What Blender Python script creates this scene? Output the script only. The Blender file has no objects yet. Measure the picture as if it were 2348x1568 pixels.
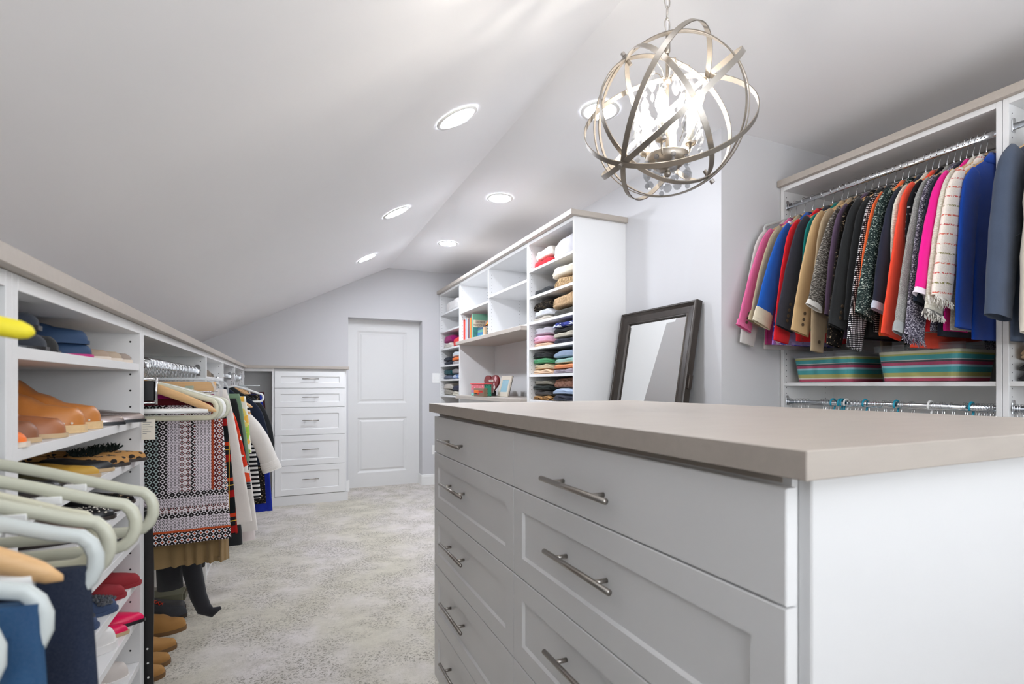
import bpy, bmesh, math, random
from mathutils import Vector, Matrix, noise as mnoise

R = math.radians
sc = bpy.context.scene
col = sc.collection
rnd = random.Random(7)

# ------------------------------------------------------------------ camera, world, light, exposure
EYE = 1.22
cam_d = bpy.data.cameras.new('camera')
cam = bpy.data.objects.new('camera', cam_d)
col.objects.link(cam)
cam_d.sensor_width = 36.0
cam_d.lens = 36.0 * 1170.0 / 2348.0
cam_d.shift_y = 99.0 / 2348.0
cam_d.clip_start = 0.02
cam.location = (0, 0, EYE)
cam.rotation_euler = (R(90), 0, -math.atan((1174.0 - 655.0) / 1170.0))
cam_d.dof.use_dof = True
cam_d.dof.focus_distance = 2.4
cam_d.dof.aperture_fstop = 5.6
sc.camera = cam

world = bpy.data.worlds.new('sky'); sc.world = world
world.use_nodes = True
world.node_tree.nodes['Background'].inputs[0].default_value = (0.75, 0.85, 1.0, 1)
world.node_tree.nodes['Background'].inputs[1].default_value = 1.0

sc.view_settings.view_transform = 'Standard'
sc.view_settings.look = 'None'
sc.view_settings.exposure = 1.80
sc.view_settings.gamma = 1.0
sc.view_settings.use_curve_mapping = False
sc.cycles.use_denoising = True
sc.cycles.max_bounces = 12
sc.cycles.diffuse_bounces = 8
sc.cycles.transparent_max_bounces = 16
sc.cycles.sample_clamp_indirect = 6.0
sc.cycles.caustics_reflective = False
sc.cycles.caustics_refractive = False

def area_light(name, loc, rot, sx, sy, power, color):
    d = bpy.data.lights.new(name, 'AREA'); d.shape = 'RECTANGLE'; d.size = sx; d.size_y = sy
    d.energy = power; d.color = color
    o = bpy.data.objects.new(name, d); col.objects.link(o); o.location = loc; o.rotation_euler = rot
    return o
REAR = 0.04         # the added lamps out of view are dimmed right down
FILL_TILT = 150         # turns the added fill lights upward, to brighten the ceiling
LAMP = 63.0        # glow of the recessed lamps
# two added fill lights, unseen, just inside the gable wall behind the camera
area_light('rear_fill_light', (0.35, -1.66, 1.55), (R(FILL_TILT), 0, 0), 1.15, 1.25, 17.0, (0.92, 0.96, 1.0))
area_light('rear_fill_light', (1.95, -1.66, 1.55), (R(FILL_TILT), 0, 0), 1.15, 1.25, 17.0, (0.92, 0.96, 1.0))

# ------------------------------------------------------------------ node helper
class NG:
    """small expression helper for shader node trees"""
    def __init__(s, name):
        s.m = bpy.data.materials.new(name); s.m.use_nodes = True
        s.t = s.m.node_tree; s.n = s.t.nodes; s.b = s.n['Principled BSDF']
        s.out = s.n['Material Output']
    def put(s, sock, v):
        if isinstance(v, bpy.types.NodeSocket): s.t.links.new(v, sock)
        elif isinstance(v, (tuple, list)):
            v = tuple(v)
            if len(v) == 3 and sock.type == 'RGBA': v = v + (1,)
            sock.default_value = v
        else: sock.default_value = v
    def f(s, op, a, b=0.0, c=None):
        n = s.n.new('ShaderNodeMath'); n.operation = op
        s.put(n.inputs[0], a); s.put(n.inputs[1], b)
        if c is not None: s.put(n.inputs[2], c)
        return n.outputs[0]
    def co(s, kind='Object', scale=None, rot=None, loc=None):
        n = s.n.new('ShaderNodeTexCoord'); o = n.outputs[kind]
        if scale or rot or loc:
            p = s.n.new('ShaderNodeMapping'); s.put(p.inputs[0], o)
            if loc: p.inputs['Location'].default_value = loc
            if rot: p.inputs['Rotation'].default_value = rot
            if scale: p.inputs['Scale'].default_value = scale
            o = p.outputs[0]
        return o
    def xyz(s, v):
        n = s.n.new('ShaderNodeSeparateXYZ'); s.put(n.inputs[0], v); return n.outputs
    def vec(s, x, y, z):
        n = s.n.new('ShaderNodeCombineXYZ')
        for i, q in enumerate((x, y, z)): s.put(n.inputs[i], q)
        return n.outputs[0]
    def noise(s, v, scale, detail=3, rough=.5, outp=0):
        n = s.n.new('ShaderNodeTexNoise'); s.put(n.inputs['Vector'], v)
        n.inputs['Scale'].default_value = scale; n.inputs['Detail'].default_value = detail
        n.inputs['Roughness'].default_value = rough
        return n.outputs[outp]
    def vor(s, v, scale, feature='F1', outp='Distance', rnd=1.0):
        n = s.n.new('ShaderNodeTexVoronoi'); n.feature = feature; s.put(n.inputs['Vector'], v)
        n.inputs['Scale'].default_value = scale; n.inputs['Randomness'].default_value = rnd
        return n.outputs[outp]
    def ramp(s, fac, stops, interp='LINEAR'):
        n = s.n.new('ShaderNodeValToRGB'); s.put(n.inputs[0], fac); cr = n.color_ramp; cr.interpolation = interp
        while len(cr.elements) < len(stops): cr.elements.new(1.0)
        for e, (p, c) in zip(cr.elements, stops):
            e.position = p
        for e, (p, c) in zip(cr.elements, stops):
            e.color = (tuple(c) + (1,)) if isinstance(c, (tuple, list)) else (c, c, c, 1)
        return n.outputs[0]
    def mix(s, fac, a, b):
        n = s.n.new('ShaderNodeMix'); n.data_type = 'RGBA'
        s.put(n.inputs[0], fac); s.put(n.inputs[6], a); s.put(n.inputs[7], b)
        return n.outputs[2]
    def step(s, v, t): return s.f('GREATER_THAN', v, t)
    def band(s, v, lo, hi): return s.f('MULTIPLY', s.f('GREATER_THAN', v, lo), s.f('LESS_THAN', v, hi))
    def bump(s, h, strength=.3, dist=.002):
        n = s.n.new('ShaderNodeBump'); n.inputs['Strength'].default_value = strength
        n.inputs['Distance'].default_value = dist; s.put(n.inputs['Height'], h)
        s.put(s.b.inputs['Normal'], n.outputs[0])
    def done(s, color=None, rough=.5, metal=0.0, spec=.5, **kw):
        if color is not None: s.put(s.b.inputs['Base Color'], color)
        s.put(s.b.inputs['Roughness'], rough); s.put(s.b.inputs['Metallic'], metal)
        s.put(s.b.inputs['Specular IOR Level'], spec)
        for k, v in kw.items(): s.put(s.b.inputs[k.replace('_', ' ')], v)
        return s.m

def lin(r, g, b):
    """sRGB 0..255 to linear"""
    f = lambda c: (c / 255) / 12.92 if c <= 10 else ((c / 255 + .055) / 1.055) ** 2.4
    return (f(r), f(g), f(b))

def plain(name, rgb, rough=.5, metal=0, spec=.5, var=.04, nscale=9, **kw):
    g = NG(name); c = lin(*rgb)
    n = g.noise(g.co(), nscale, 4)
    a = tuple(x * (1 - var) for x in c); b = tuple(min(1, x * (1 + var)) for x in c)
    return g.done(g.mix(n, a, b), rough, metal, spec, **kw)

def fabric(name, rgb, var=.16, rough=.9, weave=900):
    g = NG(name); c = lin(*rgb)
    v = g.co()
    n = g.noise(v, 14, 4); w = g.noise(v, weave, 2)
    a = tuple(x * (1 - var) for x in c); b = tuple(min(1, x * (1 + var)) for x in c)
    g.bump(g.f('ADD', g.f('MULTIPLY', n, 1.6), g.f('MULTIPLY', w, .35)), .5, .006)
    g.b.inputs['Sheen Weight'].default_value = .15
    return g.done(g.mix(n, a, b), rough, 0, .2)

M = {}
def wallpaint(name, rgb):
    g = NG(name); v = g.co()
    c = lin(*rgb); n = g.noise(v, 1.2, 3)
    g.bump(g.noise(v, 260, 3), .05, .001)
    return g.done(g.mix(n, tuple(x * .985 for x in c), tuple(x * 1.015 for x in c)), .75, 0, .25)
M['wall'] = wallpaint('wall_paint', (206, 206, 208))
M['ceiling'] = wallpaint('ceiling_paint', (243, 243, 245))
M['white'] = plain('white_melamine', (225, 225, 225), .38, var=.01)
M['door'] = plain('white_door_paint', (222, 222, 221), .42, var=.01)
M['trim'] = plain('white_trim_paint', (238, 238, 236), .35, var=.01)
M['drawer'] = plain('satin_white_thermofoil', (232, 232, 232), .33, var=.01)
def laminate():
    g = NG('taupe_laminate'); v = g.co('Object', scale=(3, 22, 22))
    n = g.noise(v, 3, 5, .6); n2 = g.noise(g.co(), 5, 2)
    g.bump(g.noise(v, 30, 3), .06, .0006)
    return g.done(g.mix(g.f('MULTIPLY', g.f('ADD', n, n2), .5), lin(160, 151, 142), lin(190, 181, 171)), .42, 0, .4)
M['taupe'] = laminate()
def carpet():
    g = NG('patterned_carpet'); v = g.co()
    warp = g.noise(v, 40, 2, .5, 1)
    mv = g.n.new('ShaderNodeVectorMath'); mv.operation = 'MULTIPLY_ADD'
    g.put(mv.inputs[0], warp); mv.inputs[1].default_value = (.014, .014, .014); g.put(mv.inputs[2], v)
    d = g.vor(mv.outputs[0], 58)
    ring = g.band(d, .22, .50)
    gaps = g.ramp(g.noise(v, 95, 2), [(.40, 0.0), (.60, 1.0)])
    ring = g.f('MULTIPLY', ring, gaps)
    big = g.noise(g.co('Object', scale=(1.0, 1.15, 1), rot=(0, 0, .5)), 3.4, 6, .66)
    mask = g.ramp(big, [(.42, .10), (.56, 1.0)])
    tone = g.noise(g.co('Object', scale=(1, .6, 1)), 1.2, 4, .6)
    streak = g.noise(g.co('Object', scale=(1, 1.15, 1), rot=(0, 0, .35)), 7, 6, .72)
    fine = g.noise(v, 330, 4, .7); mid = g.noise(v, 110, 4, .7)
    base = g.mix(g.ramp(tone, [(.42, 0.0), (.58, 1.0)]), lin(219, 213, 197), lin(230, 223, 220))
    base = g.mix(g.f('MULTIPLY', g.ramp(streak, [(.42, 0.0), (.66, 1.0)]), .45), base, lin(176, 170, 154))
    base = g.mix(g.f('MULTIPLY', mask, g.ramp(mid, [(.40, 0.0), (.62, .42)])), base, lin(160, 154, 138))
    base = g.mix(g.f('MULTIPLY', g.f('MULTIPLY', ring, mask), .8), base, lin(112, 106, 92))
    base = g.mix(g.ramp(fine, [(.40, 0.0), (.66, .34)]), base, lin(150, 144, 130))
    g.bump(g.f('ADD', fine, g.f('MULTIPLY', d, .4)), .7, .004)
    g.b.inputs['Sheen Weight'].default_value = .2
    return g.done(base, .95, 0, .1)
M['carpet'] = carpet()
def brushed(name, rgb, rough=.3):
    g = NG(name); v = g.co('Object', scale=(1, 1, 60)); n = g.noise(v, 40, 3)
    c = lin(*rgb)
    return g.done(g.mix(n, tuple(x * .85 for x in c), c), g.f('ADD', g.f('MULTIPLY', n, .15), rough), 1.0)
M['nickel'] = brushed('brushed_nickel', (178, 172, 165), .26)
M['champagne'] = brushed('champagne_silver', (158, 151, 142), .34)
M['chrome'] = brushed('polished_chrome', (225, 226, 228), .08)
M['steelblack'] = brushed('blackened_steel', (40, 38, 38), .35)
M['dark'] = plain('dark_hole', (30, 28, 27), .8)
M['plastic_white'] = plain('white_plastic', (240, 240, 238), .3, var=.01)
def emit(name, rgb, s):
    g = NG(name); c = lin(*rgb)
    g.b.inputs['Emission Color'].default_value = c + (1,)
    g.b.inputs['Emission Strength'].default_value = s
    return g.done(c, .5)
LV = {}
def lampmat(k):
    if k not in LV: LV[k] = emit('lamp_diffuser', (240, 245, 255), LAMP * k)
    return LV[k]

# ------------------------------------------------------------------ mesh builder
class MB:
    def __init__(s): s.v = []; s.f = []
    def box(s, x0, x1, y0, y1, z0, z1):
        i = len(s.v)
        s.v += [(x, y, z) for z in (z0, z1) for y in (y0, y1) for x in (x0, x1)]
        for q in ((0, 2, 3, 1), (4, 5, 7, 6), (0, 1, 5, 4), (2, 6, 7, 3), (0, 4, 6, 2), (1, 3, 7, 5)):
            s.f.append(tuple(i + k for k in q))
        return s
    def poly_prism(s, pts, axis, a0, a1):
        """extrude a polygon; pts in the two other axes"""
        i = len(s.v); n = len(pts)
        for a in (a0, a1):
            for p in pts:
                q = list(p); q.insert(axis, a); s.v.append(tuple(q))
        s.f.append(tuple(range(i, i + n))); s.f.append(tuple(range(i + 2 * n - 1, i + n - 1, -1)))
        for k in range(n):
            s.f.append((i + k, i + (k + 1) % n, i + n + (k + 1) % n, i + n + k))
        return s
    def loft(s, rings, cap0=True, cap1=True, closed=True):
        i = len(s.v); n = len(rings[0])
        for r in rings: s.v += [tuple(p) for p in r]
        for a in range(len(rings) - 1):
            for k in range(n if closed else n - 1):
                b, c = i + a * n, i + (a + 1) * n
                s.f.append((b + k, b + (k + 1) % n, c + (k + 1) % n, c + k))
        if cap0: s.f.append(tuple(range(i + n - 1, i - 1, -1)))
        if cap1: s.f.append(tuple(range(i + (len(rings) - 1) * n, i + len(rings) * n)))
        return s
    def tube(s, pts, r, n=8, closed=False, flat=None, cap=True):
        """tube along pts; r scalar or list; flat=(a,b) scales section in its two directions"""
        P = [Vector(p) for p in pts]; m = len(P); rings = []
        up = Vector((0, 1, 0)); prev = None
        for k in range(m):
            if closed: t = P[(k + 1) % m] - P[k - 1]
            elif k == 0: t = P[1] - P[0]
            elif k == m - 1: t = P[-1] - P[-2]
            else: t = P[k + 1] - P[k - 1]
            t.normalize()
            if prev is None:
                ref = Vector((0, 1, 0)) if abs(t.y) < .9 else Vector((1, 0, 0))
                a = (ref - t * ref.dot(t)).normalized()
            else: a = (prev - t * prev.dot(t)).normalized()
            prev = a; b = t.cross(a)
            rr = r[k] if isinstance(r, (list, tuple)) else r
            fa, fb = flat or (1, 1)
            rings.append([P[k] + a * (math.cos(q) * rr * fa) + b * (math.sin(q) * rr * fb)
                          for q in [2 * math.pi * j / n for j in range(n)]])
        if closed: rings.append(rings[0]); s.loft(rings, False, False)
        else: s.loft(rings, cap, cap)
        return s
    def lathe(s, prof, c=(0, 0, 0), n=20, axis='z'):
        rings = []
        for r, z in prof:
            rings.append([(c[0] + r * math.cos(q), c[1] + r * math.sin(q), c[2] + z)
                          for q in [2 * math.pi * j / n for j in range(n)]])
        s.loft(rings, True, True); return s
    def xf(s, mat):
        s.v = [tuple(mat @ Vector(p)) for p in s.v]; return s
    def build(s, name, mat, parent=None, world=False, smooth=False, bev=0, seg=1, sub=0, label=None):
        me = bpy.data.meshes.new(name)
        vs = s.v
        if parent is not None and world:
            L = parent.location; vs = [(p[0] - L.x, p[1] - L.y, p[2] - L.z) for p in s.v]
        elif parent is None and world:
            pass
        me.from_pydata([tuple(p) for p in vs], [], s.f)
        bm = bmesh.new(); bm.from_mesh(me); bmesh.ops.recalc_face_normals(bm, faces=bm.faces); bm.to_mesh(me); bm.free()
        if smooth: me.shade_smooth()
        o = bpy.data.objects.new(name, me); col.objects.link(o)
        me.materials.append(mat)
        if bev:
            b = o.modifiers.new('b', 'BEVEL'); b.width = bev; b.segments = seg; b.limit_method = 'ANGLE'
        if sub:
            b = o.modifiers.new('s', 'SUBSURF'); b.levels = sub; b.render_levels = sub
        if parent is not None: o.parent = parent
        if label: o['label'] = label
        return o

def tag(o, label=None, cat=None, group=None, kind=None):
    if label: o['label'] = label
    if cat: o['category'] = cat
    if group: o['group'] = group
    if kind: o['kind'] = kind
    return o
def thing(name, label, cat, loc=(0, 0, 0), group=None, rz=0.0, kind=None):
    o = bpy.data.objects.new(name, None); col.objects.link(o)
    o.empty_display_size = .05
    o.location = loc; o.rotation_euler = (0, 0, rz)
    return tag(o, label, cat, group, kind)
def copy_tree(o, parent=None):
    c = o.copy(); col.objects.link(c)
    if parent is not None: c.parent = parent
    for ch in list(o.children): copy_tree(ch, c)
    return c
def struct(name, mb, mat, **kw):
    o = mb.build(name, mat, **kw); o['kind'] = 'structure'; return o
def B(x0, x1, y0, y1, z0, z1): return MB().box(x0, x1, y0, y1, z0, z1)

# ------------------------------------------------------------------ the room
CZ = 2.611; YF = 6.13; XR = 2.15; YC = 2.06; XB = 3.12; YB = -1.75; XK = -0.80
RX = 1.11; SL = 0.498                                    # ridge line and slope of the pitched ceiling
KZ = CZ - SL * (RX - XK)
struct('floor', B(XK - .1, XB + .1, YB - .1, YF + .4, -.05, 0), M['carpet'])
struct('ceiling', MB().box(RX, XB + .1, YB - .1, YF + .2, CZ, CZ + .1), M['ceiling'])
struct('ceiling', MB().poly_prism([(RX, CZ), (XK - .1, KZ - SL * .1), (XK - .1, KZ - SL * .1 + .1), (RX, CZ + .1)], 1, YB - .1, YF + .2), M['ceiling'])
struct('wall_left', B(XK - .1, XK, YB - .1, YF + .1, 0, KZ + .02), M['wall'])
# far wall with the door recess
DX0, DX1, DZ = .658, 1.522, 2.003
mb = MB()
mb.box(XK - .1, DX0, YF, YF + .3, 0, 2.62); mb.box(DX1, XR + .1, YF, YF + .3, 0, 2.62); mb.box(DX0, DX1, YF, YF + .3, DZ, 2.62)
struct('wall_far', mb, M['wall'])
struct('wall_right', B(XR, XR + .1, YC + .1, YF + .1, 0, CZ), M['wall'])
struct('wall_return', B(XR, XB + .1, YC, YC + .1, 0, CZ), M['wall'])
struct('wall_side', B(XB, XB + .1, YB, YC + .05, 0, CZ), M['wall'])
mb = MB()
W = [(-.25, .95), (1.35, 2.55)]  # openings of two unseen windows, added to go with the fill lights
mb.box(XK - .1, W[0][0], YB - .1, YB, 0, CZ); mb.box(W[0][1], W[1][0], YB - .1, YB, 0, CZ); mb.box(W[1][1], XB + .1, YB - .1, YB, 0, CZ)
for a, b in W: mb.box(a, b, YB - .1, YB, 0, .9); mb.box(a, b, YB - .1, YB, 2.2, CZ)
struct('wall_back', mb, M['wall'])
M['glass'] = NG('window_glass').done((.95, .97, 1), .02, 0, .5, Transmission_Weight=1.0)
for k, (a, b) in enumerate(W):
    f = MB()
    for q in ((a, a + .05, .9, 2.2), (b - .05, b, .9, 2.2), (a + .05, b - .05, .9, .95), (a + .05, b - .05, 2.15, 2.2), (a + .05, b - .05, 1.52, 1.57)):
        f.box(q[0], q[1], YB - .08, YB - .02, q[2], q[3])
    w = struct('window_%d' % (k + 1), f, M['trim'])
    B(a + .05, b - .05, YB - .055, YB - .05, .95, 2.15).build('pane', M['glass'], w)

# door: slab with two raised panels
door = MB()
a, b, y0 = .69, 1.475, 6.30
dr = thing('door_1', None, None, (0, 6.3, 0)); dr['kind'] = 'structure'
B(DX0, DX1 + .02, y0 + .03, y0 + .12, 0, DZ + .02).build('slab', M['door'], dr, world=True)
px0, px1 = .735 + .045, 1.475 - .135 + .03
def door_panel(x0, x1, z0, z1):
    m = MB(); y = y0
    def ring(i, yy): return [(x0 + i, yy, z0 + i), (x1 - i, yy, z0 + i), (x1 - i, yy, z1 - i), (x0 + i, yy, z1 - i)]
    m.loft([ring(0, y), ring(.022, y + .012), ring(.03, y + .012), ring(.05, y + .003)], False, True)
    m.build('door_panel', M['door'], dr, world=True)
st = MB()
zz = [(.17, .83), (1.0, 1.87)]
for q in ((DX0, px0, 0, 2.02), (px1, DX1 + .02, 0, 2.02), (px0, px1, 0, zz[0][0]), (px0, px1, zz[0][1], zz[1][0]), (px0, px1, zz[1][1], 2.02)):
    st.box(q[0], q[1], y0, y0 + .03, q[2], q[3])
st.build('door_frame', M['door'], dr, world=True)
for z0_, z1_ in zz: door_panel(px0, px1, z0_, z1_)

def baseboard(name, x0, x1, y0, y1):
    m = MB()
    if abs(x1 - x0) > abs(y1 - y0):     # runs along x, front at y0
        m.poly_prism([(y0, 0), (y1, 0), (y1, .13), (y0 + .006, .125), (y0, .1)], 0, x0, x1)
    else:
        m.box(x0, x1, y0, y1, 0, .12)
    return struct(name, m, M['trim'])
baseboard('baseboard_far', DX1, XR, YF - .014, YF)
B(DX1 - .012, DX1 + .002, YF - .014, YF + .15, 0, .125).build('baseboard_return', M['trim'])['kind'] = 'structure'
B(.604, DX0 + .012, YF - .016, YF + .02, 0, .125).build('baseboard_left', M['trim'])['kind'] = 'structure'
baseboard('baseboard_right', XR - .014, XR, YC, 2.9)
baseboard('baseboard_left_wall', XK, XK + .014, -1.7, 5.64)

# switch plate and outlet on the far wall
sw = thing('light_switch', 'white double toggle light switch on the grey wall beside the door', 'switch', (1.70, YF, 1.31))
B(1.646, 1.756, YF - .006, YF, 1.247, 1.367).build('plate', M['plastic_white'], sw, world=True, bev=.002)
for x in (1.676, 1.726): B(x - .005, x + .005, YF - .016, YF - .005, 1.295, 1.318).build('toggle', M['plastic_white'], sw, world=True)
ou = thing('power_outlet', 'white power outlet low on the far wall behind the island', 'outlet', (1.68, YF, .43))
B(1.645, 1.715, YF - .006, YF, .37, .485).build('plate', M['plastic_white'], ou, world=True, bev=.002)
for z in (.405, .45): B(1.665, 1.695, YF - .009, YF - .005, z - .014, z + .014).build('socket', M['plastic_white'], ou, world=True, bev=.003)

# recessed lamps
def downlight(loc, tilt, label):
    k = (1.0 if tilt else .60) * (1.4 if loc[1] > 4 else 1.2 if loc[1] > 3 else .80 if loc[1] > 1 else REAR)   # dimmer settings
    t = thing('recessed_light', label, 'ceiling light', loc, 'recessed ceiling lights')
    t.rotation_euler = (0, tilt, 0)
    m = MB(); n = 32
    def ring(r, z): return [(r * math.cos(q), r * math.sin(q), z) for q in [2 * math.pi * j / n for j in range(n)]]
    m.loft([ring(.098, 0), ring(.097, -.006), ring(.080, -.007), ring(.076, -.002)], False, False)
    m.build('trim_ring', M['plastic_white'], t, smooth=True)
    m = MB(); m.loft([ring(.077, -.003), ring(.077, -.0025)], True, True)
    m.build('diffuser', lampmat(round(k, 3) + 1e-4), t)
sa = math.atan(SL)
for y, n in ((2.18, 'nearest recessed light in the flat ceiling, seen through the orb chandelier'), (3.50, 'middle recessed light of the row in the flat ceiling'), (4.83, 'farthest recessed light in the flat ceiling above the sweater shelves')):
    downlight((1.455, y, CZ - .001), 0, n)
for y, n in ((2.157, 'nearest and largest recessed light in the sloped ceiling'), (3.503, 'middle recessed light of the row in the sloped ceiling'), (4.872, 'farthest recessed light in the sloped ceiling near the door wall')):
    x = .69; downlight((x, y, CZ - SL * (RX - x) - .001), -sa, n)
for y, w_ in ((.86, 'above the near end of the island, outside the picture'), (-.46, 'farthest behind the camera')):  # unseen lamps added as extra light, carrying both rows on
    downlight((1.455, y, CZ - .001), 0, 'added flat ceiling recessed light ' + w_)
    downlight((.69, y, CZ - SL * (RX - .69) - .001), -sa, 'added sloped ceiling recessed light ' + w_)

# ------------------------------------------------------------------ cabinets
def pins(unit, pts, axis='y', r=.0028):
    """shelf pin holes on panel faces; pts (x,y,z,normal sign)"""
    m = MB()
    for x, y, z, sgn in pts:
        n = 8; i = len(m.v)
        for j in range(n):
            q = 2 * math.pi * j / n
            if axis == 'y': m.v.append((x + r * math.cos(q), y + sgn * .0006, z + r * math.sin(q)))
            else: m.v.append((x + sgn * .0006, y + r * math.cos(q), z + r * math.sin(q)))
        m.f.append(tuple(range(i, i + n)))
    o = m.build('pin_holes', M['dark'], unit, world=True); o['kind'] = 'stuff'
    return o

T = .019
def bay(name, label, X0, X1, Y0, Y1, Z1, shelves, group, front=-1, base=.0, open_base=False, back=True, pinz=(.35, 1.35), float_z=0, pin_both=True):
    """open cabinet; X0 front face X, X1 back X. shelves = list of z tops. opens toward X0"""
    sg = 1 if X1 > X0 else -1
    xa, xb = min(X0, X1), max(X0, X1)
    t = thing(name, label, 'cabinet', ((X0 + X1) / 2, (Y0 + Y1) / 2, 0), group)
    B(xa, xb, Y0, Y0 + T, float_z, Z1).build('side_panel', M['white'], t, world=True, bev=.0008)
    B(xa, xb, Y1 - T, Y1, float_z, Z1).build('side_panel', M['white'], t, world=True, bev=.0008)
    B(xa, xb, Y0 + T, Y1 - T, Z1 - .024, Z1).build('top_panel', M['white'], t, world=True, bev=.0008)
    if back:
        xk = X1 - sg * .008
        B(min(xk, X1), max(xk, X1), Y0 + T, Y1 - T, float_z, Z1 - .028).build('back_panel', M['white'], t, world=True)
    for z in shelves:
        B(min(X0 + sg * .003, X1 - sg * .008), max(X0 + sg * .003, X1 - sg * .008), Y0 + T, Y1 - T, z - .019, z).build('shelf', M['white'], t, world=True, bev=.0008)
    if base:
        B(min(X0 + sg * .09, X0 + sg * .105), max(X0 + sg * .09, X0 + sg * .105), Y0 + T, Y1 - T, 0, base).build('kick_board', M['white'], t, world=True)
    pts = []
    z = pinz[0]
    while z < pinz[1]:
        for xf in (.055, .82):
            x = X0 + (X1 - X0) * xf
            pts.append((x, Y1 - T, z, -1))
            if pin_both: pts.append((x, Y0 + T, z, 1))
        z += .032 if Z1 > 2 else .045
    pins(t, pts)
    return t

LF = -.37; LB = -.79; LZ = 1.387
lg = 'white open cabinets of the left knee wall run'
bay('hanging_cabinet', 'white open hanging bay with pale hangers at the left frame edge', LF, LB, .18, .99, LZ, [], lg, float_z=.23)
bay('shoe_cabinet', 'white shoe cabinet with tightly spaced shelves of shoes, beside the near hanging bay', LF, LB, .99, 1.739, LZ, [1.279, 1.123, 1.018, .905, .80, .685, .58, .45, .34, .249], lg, float_z=.23)
bay('hanging_cabinet', 'white open hanging bay with patterned skirt and boots below', LF, LB, 1.739, 3.011, LZ, [], lg, float_z=.23)
bay('shelf_cabinet', 'narrow white cabinet with taupe shoes on its top shelf', LF - .0, LB, 3.011, 3.785, LZ, [1.265, .249], lg, float_z=.23)
bay('hanging_cabinet', 'white open hanging bay with white coat, between narrow shelf cabinet and corner', LF, LB, 3.785, 4.62, LZ, [], lg, float_z=.23)
bay('corner_cabinet', 'white corner hanging bay at the far end of the left run', LF, LB, 4.62, 5.63, LZ, [], lg, float_z=.23)
bay('rear_cabinet', 'white cabinet of the left run behind the camera', LF, LB, -1.2, .18, LZ, [.249, .6, .9, 1.2], lg, float_z=.23)
# L shaped ledge
led = MB()
led.poly_prism([(-.350, -1.2), (-.350, 5.628), (.615, 5.628), (.615, 6.128), (-.798, 6.128), (-.798, -1.2)], 2, LZ + .0005, LZ + .028)
tag(led.build('ledge_top', M['taupe'], bev=.0015), 'L-shaped taupe ledge board on top of the left cabinets and drawer stack', 'ledge')
# fascia under the ledge
# end unit: open part and drawer stack
eu = thing('open_cabinet', 'dark open corner bay left of the white drawer stack', 'cabinet', (-.24, 5.9, 0))
B(-.125, -.106, 5.65, 6.12, .0, LZ).build('side_panel', M['white'], eu, world=True)
B(-.37, -.125, 5.65, 6.12, .08, .1).build('bottom_shelf', M['white'], eu, world=True)
B(-.37, -.125, 5.65, 6.12, LZ - .028, LZ).build('top_panel', M['white'], eu, world=True)
B(-.78, -.125, 6.11, 6.12, .1, LZ - .028).build('back_panel', M['white'], eu, world=True)
B(-.37, -.106, 5.655, 5.67, 0, .08).build('kick_board', M['white'], eu, world=True)

def drawer_front(parent, plane, a0, a1, z0, z1, fr, handle, depth=.018, rec=.007, mat='drawer', name='drawer'):
    """plane: function (u, w, z) -> xyz, u along front, w depth outward from carcass"""
    m = MB()
    def P(u, w, z): return plane(u, w, z)
    def ring(i, w): return [P(a0 + i, w, z0 + i), P(a1 - i, w, z0 + i), P(a1 - i, w, z1 - i), P(a0 + i, w, z1 - i)]
    if fr:
        m.loft([ring(0, 0), ring(0, depth - .0015), ring(.0015, depth), ring(fr, depth), ring(fr + .004, depth - rec), ring(fr + .005, depth - rec)], True, True)
    else:
        m.loft([ring(0, 0), ring(0, depth - .0015), ring(.0015, depth)], True, True)
    d = m.build(name, M[mat], parent, world=True)
    return d
def bar_handle(dr, plane, uc, z, w0, L, r=.006, proj=.032, mount=.6):
    h = MB()
    pts = [plane(uc - L / 2, w0 + proj, z), plane(uc + L / 2, w0 + proj, z)]
    h.tube(pts, r, 14)
    for s in (-1, 1):
        u = uc + s * L / 2 * mount
        h.tube([plane(u, w0 - .001, z), plane(u, w0 + proj, z)], r * .82, 12)
    o = h.build('handle', M['nickel'], smooth=False)
    root = dr.parent
    o.data.transform(Matrix.Translation(-root.location)); o.parent = dr
    o.data.shade_smooth()
    return o
du = thing('drawer_stack', 'white five-drawer stack with bar handles beside the door', 'drawers', (.24, 5.88, 0))
B(-.105, .59, 5.67, 6.12, .096, LZ).build('body', M['white'], du, world=True, bev=.001)
B(-.105, .604, 5.655, 6.12, 0, .093).build('kick_board', M['white'], du, world=True)
pl = lambda u, w, z: (u, 5.668 - w, z)
zs = [1.366, 1.189, .992, .708, .399, .097]
for k in range(5):
    d = drawer_front(du, pl, -.102, .572, zs[k + 1] + .0022, zs[k] - .0022, .055 if k < 2 else .06, True)
    bar_handle(d, pl, .235, (zs[k] + zs[k + 1]) / 2 + .008, .012, .16, .0045, .03)

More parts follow.
